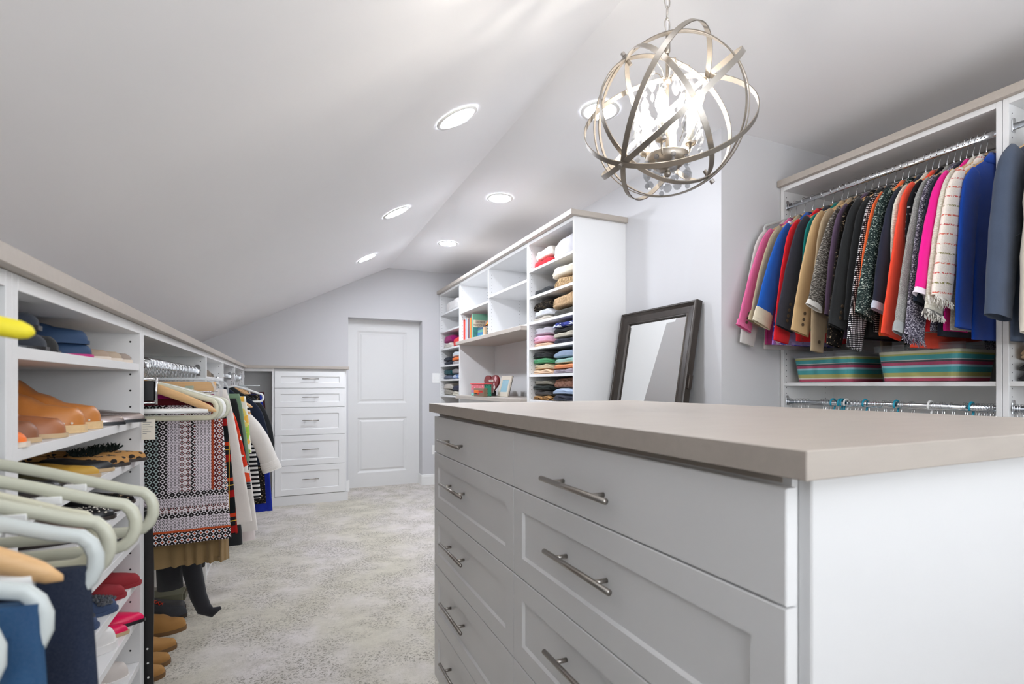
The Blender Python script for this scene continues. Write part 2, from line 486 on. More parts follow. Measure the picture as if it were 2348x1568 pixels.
# island
HI = 1.150
ix0, ix1, iy0, iy1 = .528, 1.43, .40, 1.932
isl = thing('island_cabinet', 'large white island cabinet with two columns of nickel-handled drawers', 'island', (.98, 1.16, 0))
B(ix0 + .02, ix1 - .02, iy0 + .018, iy1 - .002, .08, HI - .033).build('body', M['white'], isl, world=True)
B(ix0 + .03, ix1, iy0 - .0, iy0 + .018, 0, HI - .0335).build('end_panel', M['white'], isl, world=True, bev=.002)
B(ix0 + .09, ix1 - .05, iy0 + .02, iy1 - .03, 0, .08).build('kick_board', M['white'], isl, world=True)
B(ix0 + .0195, ix0 + .06, iy0 + .03, iy1 - .0, HI - .0475, HI - .0335).build('build_up_strip', M['taupe'], isl, world=True)
pl = lambda u, w, z: (ix0 + .018 - w, u, z)
rows = [1.102, .962, .745, .529, .313, .097]
for (a0, a1, hc) in ((1.1825, iy1, 1.665), (.410, 1.1800, .853)):
    for k in range(5):
        d = drawer_front(isl, pl, a0, a1, rows[k + 1] + .0015, rows[k] - .0015, 0 if k == 0 else .05, True)
        bar_handle(d, pl, hc, (1.021, .864, .648, .432, .215)[k], .0185 if k == 0 else .011, .242, .0056, .028)
tp = MB().box(.508, 1.455, .370, 1.938, HI - .033, HI)
tag(tp.build('island_countertop', M['taupe'], bev=.0012), 'thick taupe laminate countertop lying on the white island', 'countertop')

# sweater wall: three units, top board, shelf board and desk board
SF = 1.737; SB = 2.149; SZ = 2.336
sg_ = 'white units of the tall sweater wall'
bay('shelf_unit', 'white column of sweater shelves nearest the mirror, tall end panel showing', SF, SB, 2.905, 3.608, SZ, [2.115, 1.906, 1.707, 1.511, 1.302, 1.105, .85, .6, .35, .1], sg_, base=.08, pinz=(1.12, 2.3))
bay('shelf_unit', 'white narrow column of sweater shelves nearest the door', SF, SB, 5.333, 6.11, SZ, [2.085, 1.871, 1.660, 1.458, 1.29, 1.10, .85, .6, .35, .1], sg_, base=.08, pinz=(1.12, 2.3))
hu = thing('hutch_unit', 'white middle hutch of open cubbies with a desk niche', 'cabinet', (1.94, 4.47, 0), sg_)
B(SF, SB, 3.608, 3.627, 0, SZ).build('side_panel', M['white'], hu, world=True, bev=.0008)
B(SF, SB, 5.314, 5.333, 0, SZ).build('side_panel', M['white'], hu, world=True, bev=.0008)
B(SF, SB, 3.627, 5.314, SZ - .028, SZ).build('top_panel', M['white'], hu, world=True, bev=.0008)
B(SB - .008, SB, 3.627, 5.314, 1.11, SZ - .028).build('back_panel', M['white'], hu, world=True)
B(SF, SB - .008, 4.455, 4.474, 1.705, SZ - .028).build('divider', M['white'], hu, world=True, bev=.0008)
B(SF + .002, SB - .008, 3.627, 4.455, 2.035, 2.056).build('shelf', M['white'], hu, world=True, bev=.0008)
B(SF + .002, SB - .008, 4.474, 5.314, 1.995, 2.014).build('shelf', M['white'], hu, world=True, bev=.0008)
B(SF + .004, SB - .008, 3.627, 5.314, 1.69, 1.705).build('shelf', M['white'], hu, world=True, bev=.0008)
B(SF, SF + .018, 3.627, 5.314, .1, 1.075).build('front_panel', M['white'], hu, world=True, bev=.0008)
pts = []
z = 1.74
while z < 2.28:
    for x in (SF + .03, SF + .32):
        for y, s in ((3.627, 1), (4.455, -1), (4.474, 1), (5.314, -1)): pts.append((x, y, z, s))
    z += .032
pins(hu, pts)
tag(B(1.70, 2.149, 2.88, 6.12, SZ + .0005, SZ + .036).build('cornice_board', M['taupe'], bev=.0015), 'taupe top board running along the tall sweater wall', 'top board')
tag(B(1.685, 2.14, 3.63, 5.31, 1.655, 1.689).build('niche_board', M['taupe'], bev=.0015), 'taupe shelf board above the desk niche', 'shelf board')
tag(B(1.685, 2.14, 3.63, 5.31, 1.077, 1.111).build('desk_board', M['taupe'], bev=.0015), 'taupe desk board carrying the painted box, heart and frame', 'desk board')

# right wardrobe: bays open toward -X
WF = 2.60; WB = 3.04; WZ = 2.352
wg = 'white hanging wardrobes of the right wall'
bay('hanging_wardrobe', 'white wardrobe bay full of hanging jackets above striped bins', WF, WB, 1.063, 2.055, WZ, [1.235], wg, pinz=(.95, 2.3))
bay('hanging_wardrobe', 'white wardrobe bay at the right frame edge with slate jacket and folded jeans', WF, WB, .15, 1.061, WZ, [1.235], wg, pinz=(.95, 2.3))
bay('hanging_wardrobe', 'white wardrobe bay behind the camera', WF, WB, -1.2, .148, WZ, [1.235, .3], wg, pinz=(.95, 2.3))
tag(B(2.575, 3.11, -1.2, 2.058, WZ + .0005, WZ + .036).build('cornice_board', M['taupe'], bev=.0015), 'taupe top board running along the right wardrobes', 'top board')

# ------------------------------------------------------------------ fabrics with a pattern
def tweed(name, cols, scale=220, stretch=(1, 1, 3), thr=(.42, .58), bumpy=.8):
    g = NG(name); v = g.co('Object', scale=stretch)
    n = g.noise(v, scale, 2, .7)
    stops = [(thr[0] + (thr[1] - thr[0]) * k / max(1, len(cols) - 1), lin(*c)) for k, c in enumerate(cols)]
    g.bump(g.f('ADD', n, g.f('MULTIPLY', g.noise(g.co(), 12, 3), 1.2)), bumpy, .006)
    return g.done(g.ramp(n, stops, 'CONSTANT'), .92, 0, .15)
def stripes(name, a, b, period, axis=2, duty=.5, rough=.85, coord='Object'):
    g = NG(name); x = g.xyz(g.co(coord))[axis]
    s = g.step(g.f('FRACT', g.f('ADD', g.f('DIVIDE', x, period), 50.0)), duty)
    return g.done(g.mix(s, lin(*a), lin(*b)), rough, 0, .2)
def dots(name, bg, fg, cell, r=.28):
    g = NG(name); x, y, z = g.xyz(g.co())
    x = g.f('ADD', x, g.f('MULTIPLY', y, 1.2))
    fx = g.f('SUBTRACT', g.f('FRACT', g.f('ADD', g.f('DIVIDE', x, cell), 50.0)), .5)
    fz = g.f('SUBTRACT', g.f('FRACT', g.f('ADD', g.f('DIVIDE', z, cell), 50.0)), .5)
    d = g.f('SQRT', g.f('ADD', g.f('MULTIPLY', fx, fx), g.f('MULTIPLY', fz, fz)))
    return g.done(g.mix(g.step(d, r), lin(*fg), lin(*bg)), .85, 0, .2)
def floral(name, cols, scale=28, bg=None):
    g = NG(name); v = g.co()
    c = g.vor(v, scale, 'F1', 'Color'); d = g.vor(v, scale)
    h = g.xyz(c)[0]
    cc = g.ramp(h, [(k / len(cols), lin(*q)) for k, q in enumerate(cols)], 'CONSTANT')
    if bg: cc = g.mix(g.step(d, .45), cc, lin(*bg))
    return g.done(cc, .8, 0, .2)
def plaid(name):
    g = NG(name); x, y, z = g.xyz(g.co())
    fz = g.f('FRACT', g.f('ADD', g.f('DIVIDE', z, .13), 20)); fx = g.f('FRACT', g.f('ADD', g.f('DIVIDE', x, .07), 20))
    c = g.ramp(fz, [(0, lin(20, 24, 26)), (.35, lin(150, 25, 25)), (.55, lin(30, 30, 34)), (.8, lin(190, 60, 30)), (.9, lin(22, 28, 34))], 'CONSTANT')
    c = g.mix(g.f('MULTIPLY', g.band(fx, .4, .6), .5), c, lin(170, 30, 25))
    c = g.mix(g.band(fz, .68, .705), c, lin(215, 175, 60)); c = g.mix(g.band(fx, .1, .14), c, lin(200, 160, 60))
    return g.done(c, .9, 0, .15)
def skirt_pattern():
    g = NG('geometric_print_cloth'); x, y, z = g.xyz(g.co('Object'))
    low = g.f('LESS_THAN', z, -.415)                        # below it the bands run across
    pu = g.f('ADD', x, .002); pl_ = g.f('ADD', z, .585)
    W_, Bk, Li, Ru, Mr, Tl, Gy = lin(232, 226, 230), lin(30, 22, 24), lin(224, 214, 222), lin(196, 84, 42), lin(96, 30, 32), lin(176, 194, 192), lin(66, 58, 62)
    # start, ground, ring, centre, small cell
    up = [(0, Bk, Tl, Bk, 0), (.034, Bk, W_, Bk, 0), (.057, Li, Gy, Li, 1), (.092, W_, Mr, Bk, 0), (.122, Bk, W_, Mr, 0), (.137, Li, Gy, W_, 1), (.180, Ru, Mr, Ru, 1), (.188, Mr, W_, Ru, 0), (.214, W_, Gy, Ru, 0)]
    lo = [(0, Bk, W_, Ru, 0), (.040, Ru, Ru, Mr, 1), (.047, Li, Gy, W_, 1), (.086, Bk, W_, Bk, 0), (.104, W_, Mr, Bk, 0), (.122, Li, Gy, Li, 1), (.150, Bk, W_, Bk, 0)]
    def pair(cell):
        def fr(a): return g.f('ABSOLUTE', g.f('SUBTRACT', g.f('FRACT', g.f('ADD', g.f('DIVIDE', a, cell), 50.0)), .5))
        ax, az = fr(x), fr(z)
        return g.f('ADD', ax, az), g.f('MAXIMUM', ax, az)
    d1, e1 = pair(.0176); d2, e2 = pair(.0104)
    def sel(idx):
        q = lambda s: (s[idx] if idx < 4 else (s[idx],) * 3)
        cu = g.ramp(g.f('DIVIDE', pu, .26), [(s[0] / .26, q(s)) for s in up], 'CONSTANT')
        cl = g.ramp(g.f('DIVIDE', pl_, .18), [(s[0] / .18, q(s)) for s in lo], 'CONSTANT')
        return g.mix(low, cu, cl)
    sm = g.xyz(sel(4))[0]
    def bl(a, b): return g.f('ADD', g.f('MULTIPLY', b, sm), g.f('MULTIPLY', a, g.f('SUBTRACT', 1.0, sm)))
    d = bl(d1, d2); e = bl(e1, e2)
    c = sel(1)
    c = g.mix(g.band(d, .26, .47), c, sel(2))
    c = g.mix(g.f('LESS_THAN', d, .17), c, sel(3))
    c = g.mix(g.f('MULTIPLY', g.step(d, .86), g.f('SUBTRACT', 1.0, sm)), c, sel(2))
    return g.done(c, .8, 0, .25)

F = {}
def fab(key, rgb, **kw):
    if key not in F: F[key] = fabric(key + '_cloth', rgb, **kw)
    return F[key]
F['greytweed'] = tweed('grey_tweed', [(70, 66, 62), (120, 114, 106), (205, 198, 188)], 130, (.5, 1, 3.2))
F['greentweed'] = tweed('green_boucle', [(28, 40, 40), (62, 78, 74), (196, 208, 196)], 95, (1, 1, 2.2), (.4, .6))
F['lilactweed'] = tweed('lilac_tweed', [(60, 56, 70), (140, 134, 150), (215, 210, 220)], 170, (1, 1, 1.5))
F['lace'] = tweed('metallic_lace', [(22, 20, 20), (48, 40, 34), (180, 160, 130)], 75, (1, 1, 1.4), (.45, .64))
F['heather'] = tweed('heather_wool', [(146, 146, 142), (164, 164, 160), (182, 182, 176)], 260, (1, 1, 1))
F['creamtweed'] = tweed('cream_boucle', [(214, 208, 192), (232, 228, 214), (242, 238, 228)], 120, (.4, 1, 3))
F['dots'] = dots('white_dotted_cloth', (24, 24, 28), (225, 225, 228), .009, .3)
F['blackdots'] = dots('sparse_dotted_cloth', (24, 22, 26), (160, 156, 160), .03, .12)
F['floral'] = floral('blue_pink_floral', [(50, 70, 190), (230, 226, 240), (190, 130, 210), (70, 90, 200), (240, 236, 244), (150, 120, 200)], 40)
F['redfloral'] = floral('red_white_floral', [(226, 62, 36), (232, 80, 44), (240, 236, 228), (220, 50, 34)], 26)
F['yellowfloral'] = floral('yellow_green_floral', [(170, 205, 80), (240, 236, 220), (245, 190, 80), (240, 220, 120)], 30)
F['leopard'] = None
def leopard():
    g = NG('leopard_cloth'); d = g.vor(g.co(), 60); n = g.noise(g.co(), 90, 2)
    r = g.f('MULTIPLY', g.band(d, .18, .46), g.step(n, .46))
    return g.done(g.mix(r, lin(186, 138, 80), lin(32, 24, 20)), .85)
F['leopard'] = leopard()
F['bw'] = stripes('black_white_stripes', (22, 22, 26), (232, 230, 228), .028)
F['fineb'] = stripes('fine_grey_stripes', (30, 30, 34), (120, 122, 128), .012)
F['blueswirl'] = floral('blue_white_print', [(60, 90, 150), (225, 230, 238), (120, 150, 195)], 60)
F['bluewhite'] = floral('cobalt_white_print', [(40, 50, 120), (226, 230, 238), (70, 80, 160)], 34)
def striped_tweed():
    g = NG('striped_cream_tweed'); v = g.co(); x, y, z = g.xyz(v)
    w = g.f('ADD', z, g.f('MULTIPLY', g.noise(v, 130, 2), .006))
    k = g.f('DIVIDE', w, .038)
    fz = g.f('FRACT', g.f('ADD', k, 50.0)); cell = g.f('FLOOR', k)
    pick = g.f('FRACT', g.f('MULTIPLY', cell, .381))
    col_ = g.ramp(pick, [(0, lin(214, 110, 90)), (.45, lin(150, 140, 90)), (.7, lin(205, 90, 84))], 'CONSTANT')
    base = g.mix(g.noise(g.co('Object', scale=(.4, 1, 3)), 160, 2), lin(228, 214, 200), lin(246, 238, 230))
    gap = g.step(g.noise(v, 150, 2), .47)
    g.bump(g.noise(v, 160, 3), .7, .004)
    return g.done(g.mix(g.f('MULTIPLY', g.band(fz, .42, .58), gap), base, col_), .9)
F['striptweed'] = striped_tweed()
F['skirt'] = skirt_pattern(); F['plaid'] = plaid('tartan_cloth')
def denim(name, a, b):
    g = NG(name); v = g.co('Object', scale=(1, 1, .3)); n = g.noise(v, 9, 4, .6); f_ = g.noise(g.co(), 700, 2)
    c = g.mix(g.ramp(n, [(.35, 0.0), (.7, 1.0)]), lin(*a), lin(*b))
    c = g.mix(g.f('MULTIPLY', f_, .07), c, lin(200, 210, 220))
    return g.done(c, .9, 0, .15)
F['denim'] = denim('mid_blue_denim', (14, 50, 86), (44, 92, 132))
F['darkdenim'] = denim('dark_navy_denim', (6, 13, 32), (16, 30, 58))
def knit(name, rgb, k=1.0):
    g = NG(name); v = g.co(); c = lin(*rgb)
    wv = g.n.new('ShaderNodeTexWave'); g.put(wv.inputs[0], g.co('Object', rot=(0, 0, .5))); wv.inputs['Scale'].default_value = 32 * k
    wv.inputs['Distortion'].default_value = 5; wv.inputs['Detail'].default_value = 1
    g.bump(wv.outputs[1], .9, .006)
    return g.done(g.mix(wv.outputs[1], tuple(x * .8 for x in c), c), .9, 0, .2)
F['cable_tan'] = knit('tan_cable_knit', (205, 172, 130)); F['cable_beige'] = knit('beige_cable_knit', (226, 190, 148), 1.4)
F['plush'] = tweed('brown_plush', [(128, 92, 76), (150, 112, 96), (172, 134, 116)], 60, (1, 1, 1), (.35, .65))
F['brownfur'] = tweed('mottled_brown_fur', [(30, 26, 22), (58, 50, 40), (100, 90, 72)], 34, (1, 1, 1), (.42, .62))

# wood and plastics for hangers
def wood(name, a, b):
    g = NG(name); v = g.co('Object', scale=(3, 30, 30)); n = g.noise(v, 6, 5, .6)
    return g.done(g.mix(n, lin(*a), lin(*b)), .42, 0, .4)
M['wood'] = wood('pale_beech_wood', (206, 160, 108), (230, 190, 140))
M['wood2'] = wood('honey_wood', (190, 140, 88), (214, 168, 112))
M['cream'] = plain('cream_plastic', (198, 198, 180), .35, var=.01)
M['palegrey'] = plain('pale_grey_plastic', (196, 202, 200), .35, var=.01)
M['ivory'] = plain('ivory_plastic', (210, 207, 184), .35, var=.01)
M['teal'] = plain('teal_plastic', (22, 150, 178), .35, var=.02)
M['yellow'] = plain('yellow_padded_cloth', (226, 210, 40), .6, var=.02)
M['black'] = plain('black_plastic', (28, 28, 30), .35)
M['clip'] = plain('sage_plastic', (160, 168, 148), .35)
def translucent(name, rgb, alpha):
    g = NG(name); c = lin(*rgb)
    g.b.inputs['Alpha'].default_value = alpha
    return g.done(c, .12, 0, .6)
M['clear'] = translucent('clear_plastic', (222, 228, 232), .30)
M['tub'] = translucent('frosted_tub_plastic', (200, 210, 218), .13)

# ------------------------------------------------------------------ hangers (origin at the rod centre, x across, z down)
def hook_pts(top=.0185, drop=-.074):
    p = []
    for k in range(13):
        a = R(-35 + 250 * k / 12)
        p.append((top * math.cos(a), 0, top * math.sin(a) + .002))
    p = p[::-1]
    # p ends at the right side; carry on down to the neck
    tail = [(p[-1][0] * .8, 0, -.012 - .006), (.008, 0, -.034), (0, 0, -.050), (0, 0, drop)]
    return p + tail
def hook(t, r=.0016, mat='chrome', top=.0185, drop=-.074, n=6):
    return MB().tube(hook_pts(top, drop), r, n).build('hook', M[mat], t, smooth=True)

def make_hanger(kind, name, label, group=None, hookmat='chrome', bodymat=None, hw=.205):
    t = thing(name, label, 'hanger', (0, 0, 0), group)
    if kind == 'wood':
        m = MB(); rings = []
        for k in range(-12, 13):
            s = math.copysign(abs(k / 12) ** .7, k); x = s * hw
            z = -.081 - .106 * abs(s) ** .95; h = .017 - .005 * abs(s); w = .0068 + .002 * abs(s); e_ = .25 + .75 * math.sqrt(1 - abs(s) ** 10); h *= e_; w *= e_
            y = .012 * abs(s) ** 2
            rings.append([(x, y + w * math.cos(q), z + h * math.sin(q)) for q in [2 * math.pi * j / 10 for j in range(10)]])
        m.loft(rings); m.build('shoulder_bar', M[bodymat or 'wood'], t, smooth=True)
        hook(t, .0019, hookmat)
    elif kind == 'suit':           # wood with trouser bar
        m = MB(); rings = []
        for k in range(-12, 13):
            s = math.copysign(abs(k / 12) ** .7, k); x = s * hw
            z = -.084 - .088 * abs(s) ** 1.2; h = .017 - .005 * abs(s); w = .007; e_ = .25 + .75 * math.sqrt(1 - abs(s) ** 12); h *= e_; w *= e_
            rings.append([(x, w * math.cos(q), z + h * math.sin(q)) for q in [2 * math.pi * j / 10 for j in range(10)]])
        m.loft(rings)
        m.build('shoulder_bar', M[bodymat or 'wood'], t, smooth=True)
        MB().tube([(-hw * .9, 0, -.170), (hw * .9, 0, -.170)], .0075, 10).build('trouser_bar', M['plastic_white'], t, smooth=True)
        hook(t, .0019, hookmat)
    elif kind == 'plastic':
        r = .0062 if hookmat != 'x' else .005
        pts = [(0, 0, -.074)]
        for s in (.12, .3, .5, .7, .85): pts.append((s * hw, 0, -.075 - .066 * s ** 1.25))
        cx, cz, rr = hw * .90, -.160, .025
        for k in range(7):
            a = R(62 - 152 * k / 6); pts.append((cx + rr * math.cos(a) * .9, 0, cz + rr * math.sin(a) * 1.15))
        half = pts
        loop = half + [(-p[0], 0, p[2]) for p in half[::-1][:-1]]
        m = MB().tube(loop, r, 8, closed=True, flat=(.62, 1.2)); m.build('body', M[bodymat or 'cream'], t, smooth=True)
        hook(t, .0036 if hookmat != 'chrome' else .0019, hookmat, .018)
    elif kind == 'wire':
        pts = [(0, 0, -.074), (hw * .5, 0, -.106), (hw, 0, -.150), (hw * .97, 0, -.158), (0, 0, -.160), (-hw * .97, 0, -.158), (-hw, 0, -.150), (-hw * .5, 0, -.106)]
        MB().tube(pts, .0014, 5, closed=True).build('body', M[bodymat or 'chrome'], t, smooth=True)
        hook(t, .0014, hookmat, n=5)
    elif kind == 'tubular':        # thick plastic hanger all of one colour, hook included
        pts = [(0, 0, -.072), (hw * .5, 0, -.095), (hw, 0, -.135), (hw * .98, 0, -.15), (0, 0, -.152), (-hw * .98, 0, -.15), (-hw, 0, -.135), (-hw * .5, 0, -.095)]
        MB().tube(pts, .0045, 8, closed=True).build('body', M[bodymat], t, smooth=True)
        hook(t, .0045, bodymat, .0215, n=8)
    elif kind == 'bar':
        MB().box(-hw, hw, -.006, .006, -.118, -.084).build('bar', M[bodymat or 'wood'], t, bev=.003, seg=2)
        hook(t, .0019, hookmat)
    elif kind == 'clipclear':
        pts = [(-hw * .8, 0, -.075), (hw * .8, 0, -.075), (hw * .95, 0, -.085), (hw, 0, -.105), (hw, 0, -.135)]
        pts = [(-p[0], 0, p[2]) for p in pts[::-1][:3]] + pts
        MB().tube(pts, .004, 8).build('body', M['clear'], t, smooth=True)
        MB().tube([(-hw * .95, 0, -.118), (hw * .95, 0, -.118)], .0018, 8).build('clip_rail', M['chrome'], t, smooth=True)
        for s in (-.55, .62):
            MB().box(s * hw - .011, s * hw + .011, -.013, .008, -.150, -.098).build('clip', M['clip'], t, bev=.001)
        hook(t, .0018, 'chrome')
    return t

def place(t, x, y, z, rz=0.0, label=None, group=None):
    t.location = (x, y, z); t.rotation_euler = (0, 0, rz)
    if label: t['label'] = label
    if group: t['group'] = group
    return t

def rod(label, x, y0, y1, z, flange=True):
    t = thing('clothes_rod', label, 'rod', (x, (y0 + y1) / 2, z))
    m = MB(); n = 16; rings = []
    for y in (y0 + .001, y1 - .001):
        rings.append([(x + .0075 * math.cos(q), y, z + .014 * math.sin(q) - .0) for q in [2 * math.pi * j / n for j in range(n)]])
    m.loft(rings); m.build('bar', M['chrome'], t, world=True, smooth=True)
    for y, s in ((y0, 1), (y1, -1)):
        m = MB(); m.poly_prism([(x - .013, z - .02), (x + .013, z - .02), (x + .013, z + .025), (x + .006, z + .036), (x - .006, z + .036), (x - .013, z + .025)], 1, min(y, y + s * .005), max(y, y + s * .005))
        m.build('flange', M['chrome'], t, world=True, bev=.001)
    return t

# ------------------------------------------------------------------ garments
def ell(cx, cz, hwx, ty, n=20, p=2.6, yo=0.0, wav=None):
    """horizontal superellipse ring at height cz"""
    out = []
    for j in range(n):
        q = 2 * math.pi * j / n
        c, s = math.cos(q), math.sin(q)
        x = math.copysign(abs(c) ** (2 / p), c) * hwx; y = math.copysign(abs(s) ** (2 / p), s) * ty
        if wav: y += wav(cx + x)
        out.append((cx + x, y + yo, cz))
    return out

def drape(t, name, mat, z0, z1, w0, w1, th=.012, cx=0, amp=.006, freq=60, seed=0, n=40, rows=14, bow=0.0, hemskew=0.0, bulge=0.0):
    """hanging cloth tube from z0 (top) to z1 (bottom)"""
    rg = random.Random(seed); ph = rg.uniform(0, 6); ph2 = rg.uniform(0, 6)
    m = MB(); rings = []
    for k in range(rows + 1):
        u = k / rows; z = z0 + (z1 - z0) * u
        w = w0 + (w1 - w0) * u ** .8 + bulge * math.sin(math.pi * u)
        a = amp * (.15 + .85 * u)
        wav = lambda x: a * (math.sin(x * freq + ph + u * .8) + .5 * math.sin(x * freq * 2.3 + ph2)) + bow * (x * x) * 8
        r = ell(cx, z, w, th * (.75 + .4 * u), n, 3.5, 0, wav)
        if hemskew: r = [(p[0], p[1], p[2] + hemskew * (p[0] - cx) * u) for p in r]
        rings.append(r)
    m.loft(rings, True, False)
    # inside of the hem
    last = rings[-1]; inner = [(cx + (p[0] - cx) * .97, p[1] * .8, p[2] + .015) for p in last]
    m.loft([last, inner], False, True)
    return m.build(name, mat, t, smooth=True)

def sleeve(t, path, w, th, mat, name='sleeve', n=16, seed=0, y=0.0):
    """flattened tube along a path in the xz plane; w list of half widths"""
    rg = random.Random(seed); P = [Vector((p[0], 0, p[1])) for p in path]
    # resample
    N = 14; rings = []
    def at(arr, u):
        f_ = u * (len(arr) - 1); i = min(int(f_), len(arr) - 2); q = f_ - i
        return arr[i] * (1 - q) + arr[i + 1] * q
    def pos(u):
        f_ = u * (len(P) - 1); i = min(int(f_), len(P) - 2); q = f_ - i
        p0 = P[max(i - 1, 0)]; p1 = P[i]; p2 = P[i + 1]; p3 = P[min(i + 2, len(P) - 1)]
        return .5 * ((2 * p1) + (p2 - p0) * q + (2 * p0 - 5 * p1 + 4 * p2 - p3) * q * q + (3 * p1 - p0 - 3 * p2 + p3) * q ** 3)
    ph = rg.uniform(0, 6)
    for k in range(N + 1):
        u = k / N; c = pos(u); tt = (pos(min(1, u + .03)) - pos(max(0, u - .03))).normalized()
        side = Vector((tt.z, 0, -tt.x))
        hw_ = at(w, u); h = at(th, u)
        ring = []
        for j in range(n):
            q = 2 * math.pi * j / n; c_, s_ = math.cos(q), math.sin(q)
            a = math.copysign(abs(c_) ** .85, c_) * hw_
            b = math.copysign(abs(s_) ** .85, s_) * h
            wr = .0014 * math.sin(a * 90 + ph + u * 5) + .0010 * math.sin(u * 34 + ph + a * 30)
            p = c + side * a; ring.append((p.x, y + b + wr, p.z))
        rings.append(ring)
    end = pos(1); tt = (pos(1) - pos(.95)).normalized()
    inn = []
    for p in rings[-1]:
        v = Vector(p); c = Vector((end.x, y, end.z)); q = c + (v - c) * .86 - tt * .02; inn.append(tuple(q))
    m = MB(); m.loft(rings, True, False); m.loft([rings[-1], inn], False, True)
    o = m.build(name, mat, t, smooth=True)
    return o, pos, tt

def jacket(name, label, cat, y, mat, group=None, x0=2.63, z0=2.24, hw=.195, neck=-.100, L=.80, th=.010, cuff=(-.37, -.70), cuffw=.052, slw=.074, cuffmat=None, cufflen=.05,
           buttons=0, collar=True, collarmat=None, fray=False, seed=1, liningmat=None, sleeves=2, hem=.215, slth=.0098, dx=0.0):
    t = thing(name, label, cat, (x0, y, z0), group)
    rg = random.Random(seed * 13 + 5); ph = rg.uniform(0, 6)
    prof = [(neck, .040, .010), (neck - .008, .062, th * .7), (neck - .026, .105, th * .8), (neck - .050, .150, th * .9), (neck - .072, .182, th * .95), (neck - .100, hw, th), (neck - .14, hw + .003, th * 1.1)]
    z = neck - .20
    while z > -L:
        u = (z - (neck - .14)) / (-L - (neck - .14))
        prof.append((z, hw + .003 + (hem - hw) * u - .012 * math.sin(math.pi * u), th * (1.1 - .1 * u))); z -= .07
    prof.append((-L, hem, th * .9))
    m = MB(); rings = []
    for z, w, h in prof:
        u = min(1, max(0, (neck - z) / (L + neck)))
        wav = lambda x: (.0022 * math.sin(x * 34 + ph) + .0012 * math.sin(x * 71 + ph * 2)) * u
        rings.append(ell(0, z, w, h, 28, 2.8, 0, wav))
    m.loft(rings, True, False)
    inner = [(p[0] * .97, p[1] * .6, p[2] + .02) for p in rings[-1]]
    m.loft([rings[-1], inner], False, True)
    m.build('body', mat, t, smooth=True)
    if collar:
        m = MB()
        rr = [ell(0, neck + .014, .046, .012, 20), ell(0, neck + .018, .054, th * .95, 20), ell(0, neck + .002, .072, th * 1.2, 20), ell(0, neck - .026, .105, th * 1.3, 20), ell(0, neck - .030, .100, th * 1.0, 20)]
        m.loft(rr, True, False); m.build('collar', collarmat or mat, t, smooth=True)
    cx, cz = cuff
    zt = neck - .092
    for sd in ((-1, 1) if sleeves == 2 else (-1,)):
        jx = rg.uniform(-.008, .008)
        ex = sd * (-cx) + jx; kx = 1.0 if sd < 0 else .82
        ex *= kx
        path = [(sd * (hw - .045), zt), (sd * (hw + .012), zt - .080), (sd * (hw + .03) * .55 + ex * .45, (zt + cz) / 2 - .02), (ex, cz)]
        o, pos, tt = sleeve(t, path, [slw * .78, slw, slw * .93, cuffw], [slth * .7, slth * 1.15, slth * 1.1, slth * .95], mat, seed=seed + (3 if sd > 0 else 0))
        if cuffmat is not None:
            e = pos(1); d = tt
            pth = [(e.x - d.x * .004, e.z - d.z * .004), (e.x + d.x * cufflen * .5, e.z + d.z * cufflen * .5), (e.x + d.x * cufflen, e.z + d.z * cufflen)]
            sleeve(t, pth, [cuffw * 1.06, cuffw * 1.10, cuffw * 1.12], [slth * 1.05, slth * 1.15, slth * 1.2], cuffmat, 'cuff', seed=seed + 9)
        if fray:
            e = pos(1); m = MB(); side = Vector((tt.z, 0, -tt.x))
            for k in range(110):
                a = rg.uniform(-1, 1) * cuffw; b = rg.choice((-1, 1)) * slth * rg.uniform(.6, 1)
                p = e + side * a; q = p + tt * rg.uniform(.012, .032) + side * rg.uniform(-.012, .012)
                m.tube([(p.x, b, p.z), (q.x, b + rg.uniform(-.01, .004) , q.z)], .0011, 4)
            f_ = m.build('fringe', fab('frayed', (236, 232, 224)) if fray is True else fray, t); f_['kind'] = 'stuff'
        if buttons and sd < 0:
            for k in range(buttons):
                u = 1 - .07 - .034 * k; p = pos(u) + tt * (.0 if cuffmat is None else .035); side = Vector((tt.z, 0, -tt.x))
                q = p + side * (cuffw * .12)
                b = MB(); b.lathe([(.0075, 0), (.0085, .001), (.0085, .0030), (.0055, .0036)], n=12)
                b.xf(Matrix.Translation((q.x, -slth * 1.06 - .0012 - (.003 if cuffmat is not None else 0), q.z)) @ Matrix.Rotation(R(90), 4, 'X'))
                b.build('button', M['button'], t)
    return t
M['button'] = plain('horn_button', (88, 74, 60), .35, var=.2, nscale=200)
M['pearl'] = plain('pearl_button', (214, 200, 172), .2, var=.1, nscale=100)

